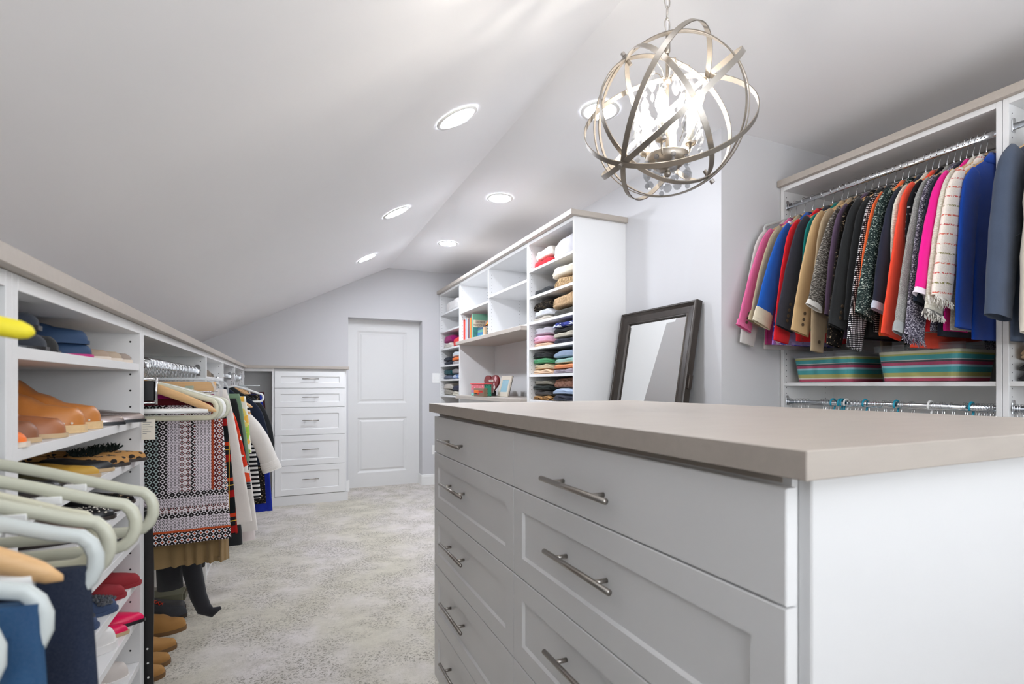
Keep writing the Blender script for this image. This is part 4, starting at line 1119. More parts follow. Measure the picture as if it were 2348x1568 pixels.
sb = thing('small_sign_block', 'small brown wooden block with orange and red script', 'block', (1.715, 4.6, DZ_))
B(1.695, 1.735, 4.477, 4.755, DZ_, DZ_ + .08).build('body', wood('rustic_brown_wood', (104, 84, 66), (136, 112, 88)), sb, world=True, bev=.002)
def squiggle(y0, y1, z, amp, mat, n=26, w=7):
    m = MB(); pts = []
    for k in range(n * 3):
        u = k / (n * 3 - 1)
        pts.append((1.6935, y0 + (y1 - y0) * u + .006 * math.sin(u * w * 6.28), z + amp * math.cos(u * w * 6.28)))
    m.tube(pts, .0028, 5); return m.build('script', mat, sb, world=True)
squiggle(4.735, 4.61, DZ_ + .048, .011, plain('orange_script_paint', (240, 120, 50), .5))
squiggle(4.60, 4.50, DZ_ + .048, .009, plain('red_script_paint', (196, 52, 50), .5), w=5)
squiggle(4.72, 4.67, DZ_ + .030, .004, plain('brown_script_paint', (70, 50, 40), .5), w=4)
squiggle(4.64, 4.60, DZ_ + .026, .006, plain('red_script_paint2', (196, 52, 50), .5), w=2)
# heart
ht = thing('heart_plaque', 'dark red painted wooden heart with white flower and label', 'ornament', (1.95, 4.88, DZ_))
pts = []
for k in range(48):
    a = 2 * math.pi * k / 48
    hx = 16 * math.sin(a) ** 3; hz = 13 * math.cos(a) - 5 * math.cos(2 * a) - 2 * math.cos(3 * a) - math.cos(4 * a)
    pts.append((4.895 - hx * .0125, DZ_ + .107 + (hz + 2.5) * .0072))
hm = MB().poly_prism(pts, 0, 1.935, 1.955)
hm.build('body', plain('dark_red_paint', (128, 30, 34), .4, var=.4, nscale=14), ht, world=True, bev=.002)
B(1.9325, 1.935, 4.83, 4.95, DZ_ + .145, DZ_ + .165).build('label_plate', plain('cream_label', (232, 220, 206), .6), ht, world=True)
B(1.9318, 1.9325, 4.845, 4.935, DZ_ + .152, DZ_ + .157).build('label_writing', M['inkgrey'], ht, world=True)
for (yy, zz_, r_, c) in ((4.765, .172, .026, (224, 184, 188)), (4.80, .085, .020, (236, 230, 220)), (4.81, .12, .012, (236, 214, 214))):
    m = MB(); rings = [[(0, 0, 0)] * 1]
    outer = [(r_ * (1 + .12 * math.cos(6 * q)) * math.cos(q), r_ * (1 + .12 * math.cos(6 * q)) * math.sin(q)) for q in [2 * math.pi * j / 30 for j in range(30)]]
    m.poly_prism([(4.0 * 0 + yy + a, DZ_ + zz_ + b) for a, b in outer], 0, 1.931, 1.9352); m.build('painted_flower', plain('flower_paint_%d' % c[0], c, .6), ht, world=True)
MB().tube([(1.932, 4.80, DZ_ + .07), (1.932, 4.83, DZ_ + .035)], .003, 6).build('painted_stem', M['page'], ht, world=True)
B(1.94, 1.97, 4.84, 4.95, DZ_, DZ_ + .05).build('stand', M['dark'], ht, world=True)
# small photo frame leaning back
pf = thing('photo_frame', 'small cream photo frame with pale blue picture leaning on the desk board', 'frame', (1.90, 4.50, DZ_), rz=0)
tilt = Matrix.Translation((1.90, 4.50, DZ_)) @ Matrix.Rotation(R(14), 4, 'Y') @ Matrix.Translation((-1.90, -4.50, -DZ_))
fr = MB()
for q in ((4.40, 4.44, 0, .205), (4.60, 4.64, 0, .205), (4.44, 4.60, 0, .045), (4.44, 4.60, .165, .205)): fr.box(1.90, 1.915, q[0], q[1], DZ_ + q[2], DZ_ + q[3])
fr.xf(tilt).build('frame_moulding', plain('cream_frame_wood', (218, 208, 192), .5), pf, world=True, bev=.001)
MB().box(1.904, 1.91, 4.44, 4.60, DZ_ + .045, DZ_ + .165).xf(tilt).build('picture', plain('pale_blue_picture', (152, 190, 204), .4, var=.1), pf, world=True)
MB().box(1.915, 1.92, 4.40, 4.64, DZ_, DZ_ + .205).xf(tilt).build('backing', M['dark'], pf, world=True)

# ------------------------------------------------------------------ orb chandelier
CC = Vector((.965, 1.116, 1.960)); CR = .226
yaw = math.atan(519.0 / 1170.0)
FW = Vector((math.sin(yaw), math.cos(yaw), 0)); RT = Vector((math.cos(yaw), -math.sin(yaw), 0)); UP = Vector((0, 0, 1))
ch = thing('orb_chandelier', 'silver orb chandelier of crossed hoops with crystals and candle bulbs', 'chandelier', CC)
AX1 = (RT * -.140 + UP * -.160 + FW * -.075).normalized()
AX2 = (RT * -.122 + UP * .184 + FW * .010).normalized()
VD = (CC - Vector((0, 0, EYE))).normalized()
def hoop(axis, deg, r, w=.0145, th=.0026):
    e1 = (VD - axis * VD.dot(axis)).normalized(); e2 = axis.cross(e1)
    d = e1 * math.cos(R(deg)) + e2 * math.sin(R(deg)); nrm = axis.cross(d).normalized()
    m = MB(); rings = []; n = 180
    for k in range(n + 1):
        a = 2 * math.pi * k / n; rad = axis * math.cos(a) + d * math.sin(a)
        rings.append([rad * (r - th / 2) - nrm * w / 2, rad * (r + th / 2) - nrm * w / 2, rad * (r + th / 2) + nrm * w / 2, rad * (r - th / 2) + nrm * w / 2])
    m.loft(rings, False, False)
    return m.build('hoop', M['champagne'], ch)
for k, (ax, dg, r) in enumerate(((AX1, 175, CR), (AX1, 35, CR - .003), (AX1, 135, CR + .003), (AX2, 91, .2065), (AX2, 79, .203), (AX2, 138, .1995), (AX2, 22, .196))):
    hoop(ax, dg, r)
for ax, rr in ((AX1, CR), (-AX1, CR), (AX2, .208), (-AX2, .208)):
    p = ax * (rr + .014); q = ax * (rr - .028)
    MB().tube([tuple(q), tuple(ax * (rr - .014))], .0055, 12).build('hoop_pin', M['champagne'], ch, smooth=False)
    MB().tube([tuple(ax * (rr + .004)), tuple(p)], .0062, 12).build('hoop_pin', M['nickel'], ch, smooth=False)
# stem, canopy and chain
MB().tube([(0, 0, -.135), (0, 0, CR + .012)], .0045, 10).build('stem', M['champagne'], ch, smooth=True)
MB().lathe([(.0001, -.165), (.007, -.163), (.010, -.155), (.006, -.148), (.004, -.146), (.03, -.142), (.050, -.125), (.058, -.108), (.056, -.106), (.02, -.112), (.004, -.112)], n=28).build('bowl', M['champagne'], ch, smooth=True)
MB().lathe([(.004, CR - .05), (.008, CR - .045), (.008, CR - .02), (.004, CR - .012)], n=14).build('stem_collar', M['champagne'], ch, smooth=True)
top = CZ - CC.z
MB().lathe([(.0001, top - .028), (.02, top - .027), (.055, top - .012), (.06, top - .001), (.0001, top - .001)], n=28).build('ceiling_canopy', M['champagne'], ch, smooth=True)
zl = CR + .030; k = 0
while zl < top - .035:
    pts = []
    for j in range(16):
        a = 2 * math.pi * j / 16; x = .0085 * math.cos(a); zz_ = .0185 * math.sin(a)
        pts.append((x, 0, zl + zz_) if k % 2 == 0 else (x * .5, x * .87, zl + zz_))
    MB().tube(pts, .0018, 6, closed=True).build('chain_link', M['nickel'], ch, smooth=True)
    zl += .0325; k += 1
MB().tube([(.0, 0, CR + .008), (0, 0, top - .03)], .0008, 5).build('supply_wire', M['plastic_white'], ch)
M['candle'] = plain('candle_sleeve', (236, 230, 216), .5, var=.01)
BULB = 68.0
M['bulb'] = emit('lit_candle_bulb', (255, 246, 234), BULB)
for k in range(4):
    a = R(35 + 90 * k); rx, ry = math.cos(a), math.sin(a); r = .062
    pts = [(rx * .012, ry * .012, -.118), (rx * .035, ry * .035, -.128), (rx * .055, ry * .055, -.118), (rx * r, ry * r, -.092)]
    MB().tube(pts, .003, 8).build('arm', M['champagne'], ch, smooth=True)
    MB().lathe([(.003, -.095), (.013, -.090), (.016, -.084), (.010, -.083)], (rx * r, ry * r, 0), 18).build('drip_cup', M['champagne'], ch, smooth=True)
    c_s = MB().lathe([(.0095, -.084), (.0095, -.022)], (rx * r, ry * r, 0), 16).build('candle_sleeve', M['candle'], ch, smooth=True)
    MB().lathe([(.006, -.022), (.008, -.015), (.0155, .004), (.016, .014), (.011, .032), (.004, .046), (.0008, .053)], (rx * r, ry * r, 0), 16).build('bulb', M['bulb'], ch, smooth=True)
gcr = NG('cut_crystal'); gcr.b.inputs['Alpha'].default_value = .40
M['crystal'] = gcr.done((.22, .23, .25), .04, 0, 1.0)
def crystal_mesh(kind):
    m = MB()
    if kind == 'bead': m.lathe([(.0005, .0075), (.0055, .005), (.0075, 0), (.0055, -.005), (.0005, -.0075)], n=8)
    elif kind == 'almond': m.lathe([(.0008, .024), (.006, .016), (.0115, .002), (.010, -.008), (.0045, -.018), (.0006, -.022)], n=8)
    elif kind == 'ball': m.lathe([(.0006, .0125), (.007, .010), (.0115, .0035), (.0115, -.0035), (.007, -.010), (.0006, -.0125)], n=10)
    elif kind == 'small': m.lathe([(.0005, .012), (.005, .004), (.0055, -.003), (.0006, -.012)], n=6)
    o = m.build('crystal', M['crystal'], ch); return o
CM = {k: crystal_mesh(k) for k in ('bead', 'almond', 'ball', 'small')}
used_c = set()
def crystal(kind, x, y, z, rz=0.0):
    o = CM[kind]
    if kind in used_c: o = o.copy(); col.objects.link(o)
    used_c.add(kind); o.parent = ch; o.location = (x, y, z); o.rotation_euler = (0, 0, rz)
rc = random.Random(5)
def strand(x, y, z, seq):
    for kd in seq:
        h = {'bead': .015, 'almond': .047, 'ball': .026, 'small': .024}[kd]
        crystal(kd, x + rc.uniform(-.001, .001), y + rc.uniform(-.001, .001), z - h / 2, rc.uniform(0, 3)); z -= h + .001
MB().lathe([(.004, .112), (.011, .108), (.013, .100), (.009, .094), (.004, .092)], n=16).build('upper_hub', M['champagne'], ch, smooth=True)
for k in range(6):
    a = R(10 + 60 * k); rx, ry = math.cos(a), math.sin(a)
    MB().tube([(rx * .008, ry * .008, .098), (rx * .022, ry * .022, .125), (rx * .042, ry * .042, .138), (rx * .058, ry * .058, .128), (rx * .062, ry * .062, .112)], .0016, 6).build('crystal_arm', M['champagne'], ch, smooth=True)
    strand(rx * .062, ry * .062, .112, ['bead', 'almond', 'small'] if k % 2 else ['small', 'bead', 'almond'])
for k in range(10):
    a = R(36 * k + 8); rx, ry = math.cos(a), math.sin(a); r = .088
    MB().tube([(rx * .06, ry * .06, -.094), (rx * .078, ry * .078, -.075), (rx * .088, ry * .088, -.055), (rx * r, ry * r, .045)], .0009, 5).build('bead_wire', M['champagne'], ch)
    strand(rx * r, ry * r, .045, ['bead', 'small', 'bead', 'small', 'almond', 'bead'])
for k in range(8):
    a = R(45 * k + 20); rx, ry = math.cos(a), math.sin(a)
    strand(rx * .056, ry * .056, -.118, ['bead', 'almond', 'bead'] if k % 2 else ['bead', 'small', 'ball'])
strand(0, 0, -.166, ['bead', 'ball'])

# ------------------------------------------------------------------ leaning floor mirror
mi = thing('floor_mirror', 'large dark bronze framed mirror leaning on the light grey wall', 'mirror', (1.75, 2.53, 0))
y0m, y1m, hm_ = 2.182, 2.877, 1.735
xt, xb_ = 2.098, 1.80
tz = 1.700; ang = math.atan2(xt - xb_, tz)
Lm = math.hypot(xt - xb_, tz)
RM = Matrix.Translation((xb_, 0, 0)) @ Matrix.Rotation(ang, 4, 'Y')
def mframe(prof_w, mat, name, steps):
    """picture frame moulding: steps = list of (inset, height) from outer edge to inner"""
    m = MB(); rings = []
    for ins, hh in steps:
        rings.append([(-hh, y0m + ins, ins), (-hh, y1m - ins, ins), (-hh, y1m - ins, Lm - ins), (-hh, y0m + ins, Lm - ins)])
    m.loft(rings, False, False); m.xf(RM); return m.build(name, mat, mi, world=True)
def bronze():
    g = NG('antique_bronze_wood'); n = g.noise(g.co('Object', scale=(6, 6, 1)), 8, 5, .65)
    return g.done(g.mix(n, lin(30, 24, 21), lin(66, 57, 50)), .36, .2, .5)
M['bronze'] = bronze()
fw = .082
mframe(0, M['bronze'], 'frame_moulding', [(0, -.04), (0, .0), (.004, .006), (.012, .006), (.014, .002), (.030, -.006), (.066, -.010), (.070, -.006), (.075, -.006), (.078, -.012), (fw, -.018)])
gm = NG('mirror_glass'); M['mirror'] = gm.done((.93, .94, .94), .01, 1.0)
m = MB()
i0, i1 = fw, fw + .022
def rr_(ins, hh): return [(-hh, y0m + ins, ins), (-hh, y1m - ins, ins), (-hh, y1m - ins, Lm - ins), (-hh, y0m + ins, Lm - ins)]
m.loft([rr_(i0, -.0195), rr_(i1, -.017)], False, True); m.xf(RM); m.build('mirror_glass', M['mirror'], mi, world=True)
MB().box(.022, .040, y0m + .006, y1m - .006, .006, Lm - .006).xf(RM).build('backing', M['dark'], mi, world=True)
MB().box(.010, .036, y0m - .012, y0m + .004, 1.22, 1.30).xf(RM).build('side_bracket', M['bronze'], mi, world=True, bev=.003)

# ------------------------------------------------------------------ left run: rods, hangers, clothes
LRX = -.405
rod('chrome rod of the skirt bay crowded with chrome hanger hooks', LRX, 1.739 + T, 3.011 - T, 1.288)
rod('chrome rod under the shoe shelf of the narrow cabinet', LRX, 3.011 + T, 3.785 - T, 1.238)
rod('chrome rod of the far hanging bay', LRX, 3.785 + T, 4.62 - T, 1.288)
rod('chrome rod of the corner bay', LRX, 4.62 + T, 5.63 - T, 1.288)
rod('chrome rod of the nearest left bay with pale hangers', -.395, .18 + T, .99 - T, 1.205)
rod('short upper chrome rod of the nearest left bay', -.395, .18 + T, .99 - T, 1.372)

pg = 'pale empty hangers at the left frame edge'
spots = [(.870, 'cream', 'farthest pale hanger at the left edge, its tip overlapping the skirt', .225), (.782, 'cream', 'second cream hanger from the far end of the blurred row', .222), (.735, 'ivory', 'ivory hanger set back inside the blurred row', .195),
         (.688, 'cream', 'third protruding cream hanger of the blurred row', .217), (.628, 'palegrey', 'blue-grey hanger beside the blurred wooden hanger', .222), (.530, 'palegrey', 'pale hanger holding the blue jeans at the left edge', .215), (.470, 'palegrey', 'nearest pale hanger, cut by the left frame edge', .205)]
for y, c, lb, hw in spots:
    t = make_hanger('plastic', 'plastic_hanger', lb, pg, 'chrome', c, hw)
    place(t, -.395, y, 1.205 if y > .55 else 1.189, rnd.uniform(-.05, .05))
    B(.125, .150, -.0052, .0052, -.128, -.118).build('size_sticker', M['plastic_white'], t, bev=.001)
t = make_hanger('suit', 'wooden_hanger', 'blurred wooden suit hanger among the pale ones at the left edge', pg, hw=.205)
for v in t.children[0].data.vertices: v.co.y *= 1.5
place(t, -.392, .590, 1.215, .03)
t = thing('padded_hanger', 'yellow padded hanger tip poking in at the left edge', 'hanger', (-.385, .560, 1.372))
MB().tube([(.19 * q, 0, -.078 - .030 * abs(q) ** 1.5) for q in [-1.0, -.985, -.95, -.8, -.5, -.2, 0, .2, .5, .8, .95, .985, 1.0]], [.002, .0055, .0080, .009, .0095, .010, .010, .010, .0095, .009, .0080, .0055, .002], 12).build('padding', M['yellow'], t, smooth=True)
hook(t)

def trousers(name, label, cat, x, y, zr, ztop, zbot, mat, w, seed=1, th=.02, cx=.02, skew=0.0, parent_group=None):
    t = thing(name, label, cat, (x, y, zr), parent_group)
    m = MB(); rings = []; rg = random.Random(seed); ph = rg.uniform(0, 6)
    for k in range(19):
        u = k / 18; z = ztop - zr + (zbot - ztop) * u
        ww = w * (1 + .10 * u); h = th * (.55 + .6 * min(1, u * 4) * (1 - .2 * u))
        wav = lambda xx: .004 * math.sin(xx * 45 + ph + u * 2) * u
        r_ = ell(cx + skew * u, z, ww, h, 30, 3.0, 0, wav); rings.append(r_)
    m.loft(rings); m.build('cloth', mat, t, smooth=True)
    return t
tr = trousers('jeans', 'mid blue jeans folded over a pale hanger at the left edge', 'jeans', -.395, .530, 1.189, 1.045, .32, F['denim'], .205, 3, .026, .01, .02)
MB().tube([(-.19, -.024, -.16), (-.19, -.028, -.5), (-.185, -.026, -.86)], .0018, 6).build('seam', F['darkdenim'], tr)
B(.16, .20, -.030, .030, -.20, -.165).build('belt_loop', F['denim'], tr)
trousers('jeans', 'dark navy jeans hanging behind the mid blue pair', 'jeans', -.395, .635, 1.205, 1.040, .30, F['darkdenim'], .205, 4, .024, .012, .022)
trousers('jeans', 'pale lilac jeans at the extreme left frame edge', 'jeans', -.395, .455, 1.205, 1.05, .32, fab('palelilac', (150, 150, 170)), .20, 5, .022, 0, .01)

# belt hanging at the edge of the shoe cabinet
be = thing('belt', 'long black leather belt with punched holes hanging beside the shoe shelves', 'belt', (-.345, 1.79, 1.0))
leather = plain('black_leather', (26, 25, 26), .4, var=.1, nscale=120)
m = MB(); rings = []
for k in range(24):
    u = k / 23; z = .865 - .66 * u; x = -.373 + .014 * u + .004 * math.sin(u * 6); y = 1.785 - .012 * math.sin(u * 3)
    rings.append([(x - .016, y - .002, z), (x + .016, y - .002, z), (x + .016, y + .002, z), (x - .016, y + .002, z)])
m.loft(rings); m.build('strap', leather, be, world=True, smooth=False)
for k in range(6):
    z = .25 + .042 * k; u = (.865 - z) / .66
    m = MB(); m.lathe([(.0028, 0), (.0028, .001)], n=10); m.xf(Matrix.Translation((-.373 + .014 * u, 1.785 - .012 * math.sin(u * 3) - .0022, z)) @ Matrix.Rotation(R(90), 4, 'X'))
    m.build('punched_hole', M['plastic_white'], be, world=True)
MB().tube([(-.393, 1.785, .86), (-.393, 1.785, .895), (-.353, 1.785, .895), (-.353, 1.785, .86), (-.375, 1.785, .855)], .003, 8).build('buckle', M['chrome'], be, world=True)
MB().tube([(-.373, 1.785, .895), (-.385, 1.785, 1.1), (-.40, 1.785, 1.25), (-.405, 1.785, 1.308)], .0015, 6).build('hanging_loop', M['chrome'], be, world=True)

def lift(t, d=.028):
    for c in t.children:
        me = c.data
        if me.get('lifted'): continue
        me['lifted'] = 1
        for v in me.vertices:
            if c.name.startswith('hook'):
                if v.co.z < -.018: v.co.z = -.018 + (v.co.z + .018) * .5
            else: v.co.z += d
    return t
# empty hangers and skirts of the second bay
eg = 'empty hangers of the skirt bay'
z2 = 1.288
place(lift(make_hanger('suit', 'wooden_hanger', 'pale wooden suit hanger with white trouser bar, foremost in the skirt bay', eg, hw=.215)), LRX - .005, 1.835, z2 - .004, -.10)
for k, (y, c, rz_) in enumerate(((1.868, 'ivory', -.10), (1.884, 'cream', -.06), (1.900, 'plastic_white', -.03), (1.918, 'cream', .0))):
    place(lift(make_hanger('plastic', 'plastic_hanger', ['front ivory hanger of the four nested behind the wooden one', 'second of four nested plastic hangers behind the wooden one', 'white hanger nested between the cream ones', 'rearmost of four nested plastic hangers before the skirt'][k], eg, 'chrome', c, (.205, .214, .221, .232)[k])), LRX, y, z2 - .01, rz_)
ck = make_hanger('clipclear', 'clip_hanger', 'clear clip hanger holding the geometric print skirt', eg, hw=.19); place(lift(ck), LRX, 1.952, z2)
place(lift(make_hanger('clipclear', 'clip_hanger', 'second clear clip hanger behind the geometric skirt', eg, hw=.20)), LRX, 2.03, z2)
place(lift(make_hanger('bar', 'wooden_hanger', 'straight wooden bar hanger behind the clear clip hangers', eg, hw=.19, bodymat='wood')), LRX, 1.985, z2)
place(lift(make_hanger('clipclear', 'clip_hanger', 'third clear clip hanger before the white trousers', eg, hw=.205)), LRX, 2.20, z2)
bc = thing('clip_hanger', 'black and chrome trouser clamp hanger against the cabinet side', 'hanger', (LRX, 1.80, z2))
B(-.06, .052, -.008, .008, -.115, -.055).build('clamp', M['black'], bc, bev=.002)
for zq in (-.05, -.12): MB().tube([(-.07, 0, zq), (.058, 0, zq)], .0035, 8).build('clamp_bar', M['chrome'], bc, smooth=True)
MB().tube([(.056, 0, -.045), (.056, 0, -.125)], .004, 8).build('clamp_bar', M['chrome'], bc, smooth=True)
hook(bc, .002, 'chrome', .016, -.050)
# bare chrome hooks of velvet hangers crowded on the rod
wl = None
ys = [1.938, 1.975, 2.012, 2.052, 2.093, 2.136, 2.181, 2.228, 2.294, 2.365, 2.421, 2.48, 2.542, 2.631, 2.726, 2.83]
ys = sorted(ys + [y + .020 for y in ys])
for k, y in enumerate(ys):
    if wl is None: t = wl = make_hanger('wire', 'wire_hanger', 'chrome hook hanger crowded on the skirt bay rod', 'chrome hangers crowded on the skirt bay rod', hw=.17)
    else: t = copy_tree(wl)
    place(t, LRX, y, z2, rnd.uniform(-.03, .03))

cg = 'garments hanging in the skirt bay'
def hung(name, label, cat, y, ztop, zbot, w0, w1, mat, seed=1, x=LRX, th=.011, rz_=0, group=cg, **kw):
    t = thing(name, label, cat, (x, y, z2), group, rz_)
    drape(t, 'cloth', mat, ztop - z2, zbot - z2, w0, w1, th=th, seed=seed, **kw); return t
sk = hung('skirt', 'long skirt with black, lilac and rust geometric print', 'skirt', 1.962, 1.155, .705, .205, .237, F['skirt'], 11, amp=.004, freq=26, rows=18)
B(-.205, .206, -.0115, .0115, -.133, -.112).build('waistband', fab('maroon', (84, 12, 26)), sk)
t = hung('pleated_skirt', 'khaki brown pleated skirt below the geometric one', 'skirt', 2.012, 1.14, .618, .195, .226, fab('khakibrown', (150, 124, 86), var=.06), 12, th=.012, amp=.012, freq=190, n=140)
hung('skirt', 'narrow black skirt right behind the geometric one', 'skirt', 2.062, 1.165, .76, .198, .212, fab('black2', 0), 13)
hung('skirt', 'plum magenta skirt top showing behind the clear clips', 'skirt', 1.992, 1.190, .80, .185, .19, fab('plumskirt', (150, 10, 100)), 14, th=.006)
hung('kilt', 'red, black and yellow tartan skirt', 'skirt', 2.105, 1.135, .68, .205, .245, F['plaid'], 15)
hung('trousers', 'white wide trousers hanging between tartan and floral garments', 'trousers', 2.20, 1.205, .70, .200, .288, fab('whitecotton', (226, 220, 214), var=.04), 16, th=.014, amp=.004, freq=30)
hung('skirt', 'slim black skirt behind the white trousers', 'skirt', 2.33, 1.15, .70, .20, .24, fab('black1', 0), 17)
hung('blouse', 'red and white floral garment edge behind the white trousers', 'blouse', 2.50, 1.10, .80, .200, .266, F['redfloral'], 18, th=.010)
hung('skirt', 'sage green skirt in the middle of the skirt bay', 'skirt', 2.72, 1.18, .86, .205, .250, fab('sage', (120, 146, 118)), 19)
hung('skirt', 'black skirt between the sage one and the floral blouse', 'skirt', 2.62, 1.16, .80, .20, .252, fab('black2', 0), 20)
hung('skirt', 'dark woven skirt with fine grey stripes', 'skirt', 2.88, 1.12, .70, .205, .246, F['fineb'], 21)
hung('blouse', 'yellow and green floral blouse', 'blouse', 3.12, 1.16, .85, .205, .235, F['yellowfloral'], 22)
hung('long_skirt', 'long white skirt reaching nearly to the carpet', 'skirt', 3.20, 1.08, .41, .17, .262, fab('whitecotton', 0), 23, th=.022, amp=.003, freq=20)
tk = thing('tiered_skirt', 'black skirt with grey, lace and striped tiers', 'skirt', (LRX, 2.42, z2), cg)
for k, (za, zb, w, mt) in enumerate(((.80, .70, .222, F['fineb']), (.725, .655, .228, fab('black2', 0)), (.675, .615, .226, F['creamtweed']), (.635, .555, .240, fab('black1', 0)))):
    drape(tk, 'tier', mt, za - z2, zb - z2, w - .006, w, th=.010 + .003 * k, seed=30 + k, rows=5)
drape(tk, 'lining', fab('black2', 0), 1.1 - z2, .75 - z2, .15, .215, th=.006, seed=39)
hung('leggings', 'black legging leg with foot hanging towards the carpet', 'leggings', 2.52, .98, .60, .12, .16, fab('black1', 0), 24, th=.008)
def leg(label, y, pts, r, name='black_stocking'):
    t = thing(name, label, 'stockings', (LRX, y, .9), 'black stockings below the skirts')
    m = MB(); m.tube([(p[0], y + (p[2] if len(p) > 2 else 0), p[1]) for p in pts], r, 14, flat=(.7, 1.0)); m.build('knit', fab('stocking', (46, 46, 50)), t, world=True, smooth=True); return t
leg('black stocking with pointed foot, the one touching lowest over the carpet', 2.42, [(-.385, .95), (-.375, .66), (-.362, .56), (-.345, .46), (-.325, .36), (-.305, .305), (-.275, .285), (-.245, .30)], [.03, .036, .037, .035, .030, .028, .020, .006])
leg('short straight black trouser leg left of the pointed stocking', 2.44, [(-.44, .95), (-.435, .62), (-.43, .50), (-.425, .40)], [.04, .046, .044, .045], 'black_trouser_leg')
leg('black stocking hanging right behind the pointed foot', 2.62, [(-.34, .95), (-.325, .60), (-.345, .50), (-.355, .42)], [.03, .034, .03, .028])
# white coat with wide sleeve
wc = jacket('robe', 'white robe coat with a wide cuffed sleeve under the taupe canvas shoes', 'coat', 3.47, fab('robewhite', (226, 222, 216), var=.05), cg, x0=LRX, z0=1.238, seed=61, L=.80, hem=.205, cuff=(-.312, -.49), cuffw=.050, slw=.052, slth=.034, th=.026, hw=.20,
            cuffmat=fab('robewhite', 0), cufflen=.055, sleeves=2)
# mirror the long sleeve so that it hangs towards the aisle
wc.rotation_euler = (0, 0, R(180))
place(make_hanger('wood', 'wooden_hanger', 'wooden hanger lying over the white robe collar', eg, bodymat='wood2', hw=.21), LRX + .01, 3.36, 1.238, 0)
place(lift(make_hanger('suit', 'wooden_hanger', 'wooden clip hanger in front of the white robe', eg, hw=.215)), LRX + .015, 3.30, 1.238, 0)
hung('trousers', 'long pale trousers in front of the robe, hem near the carpet', 'trousers', 3.30, 1.08, .33, .16, .245, fab('palec', (222, 212, 210), var=.04), 62, th=.02, amp=.003)
hung('striped_top', 'black and white striped knit below the robe', 'top', 3.64, 1.10, .50, .19, .262, F['bw'], 63, th=.012)
# beyond
dj = jacket('jacket', 'navy jacket with grey collar tag in the far hanging bay', 'jacket', 3.95, fab('navyd', 0), 'garments in the far hanging bays', x0=LRX - .01, z0=z2, seed=64, L=.66, cuff=(-.27, -.62), hw=.18, cuffw=.04, sleeves=2); dj.rotation_euler = (0, 0, R(180))
dj = jacket('jacket', 'black jacket with white and red sleeve stripes in the far bay', 'jacket', 4.30, fab('black1', 0), 'garments in the far hanging bays', x0=LRX, z0=z2, seed=65, L=.78, cuff=(-.29, -.60), hw=.18, cuffw=.04, sleeves=2); dj.rotation_euler = (0, 0, R(180))
place(make_hanger('plastic', 'plastic_hanger', 'white plastic hanger in the far bay beside the black jacket', None, 'chrome', 'plastic_white', .19), LRX + .06, 4.20, z2)
hung('dress', 'royal blue dress in the far hanging bay', 'dress', 4.50, 1.15, .22, .19, .27, fab('royalblue', (24, 44, 150)), 66, group='garments in the far hanging bays', x=LRX + .04)
hung('dress', 'dark brown patterned dress near the corner', 'dress', 4.42, 1.15, .30, .19, .235, F['lace'], 67, group='garments in the far hanging bays', x=LRX + .03)
hung('coat', 'black coat in the corner bay', 'coat', 4.85, 1.15, .15, .2, .24, fab('black2', 0), 68, group='garments in the far hanging bays')
hung('dress', 'maroon brown dress in the corner bay', 'dress', 5.05, 1.16, .2, .2, .25, fab('maroonb', (60, 28, 30)), 69, group='garments in the far hanging bays', x=LRX + .03)
for y, lb, dx in ((4.85, 'wooden hanger under the black coat in the corner bay', 0), (5.05, 'wooden hanger under the maroon brown dress', .03), (4.50, 'wooden hanger under the royal blue dress', .04), (4.42, 'wooden hanger under the dark brown dress', .03)):
    place(make_hanger('wood', 'wooden_hanger', lb, 'hangers in the far hanging bays', bodymat='wood2', hw=.18), LRX + dx, y, z2)
# ring hanger for scarves on the corner rod
rh = thing('scarf_hanger', 'translucent scarf hanger with a large ring in the corner bay', 'hanger', (LRX + .08, 4.70, z2))
MB().tube([(.055 * math.cos(a), 0, -.135 + .055 * math.sin(a)) for a in [2 * math.pi * j / 28 for j in range(28)]], .006, 8, closed=True).build('ring', M['palegrey'], rh, smooth=True)
MB().tube([(-.12, 0, -.072), (.13, 0, -.072)], .004, 8).build('bar', M['palegrey'], rh, smooth=True)
hook(rh, .002, 'chrome', .016, -.07)

# paper tag hanging from the shoe shelf
pt = thing('paper_tag', 'white printed care tag hanging off the silver flats', 'tag', (-.352, 1.70, 1.13))
B(-.366, -.334, 1.712, 1.7126, 1.068, 1.124).build('card', M['page'], pt, world=True)
for k in range(6):
    z_ = 1.116 - .0062 * k
    B(-.363, -.363 + (.020, .016, .023, .013, .019, .009)[k], 1.7112, 1.7118, z_, z_ + .0012).build('print_line', M['inkgrey'], pt, world=True)

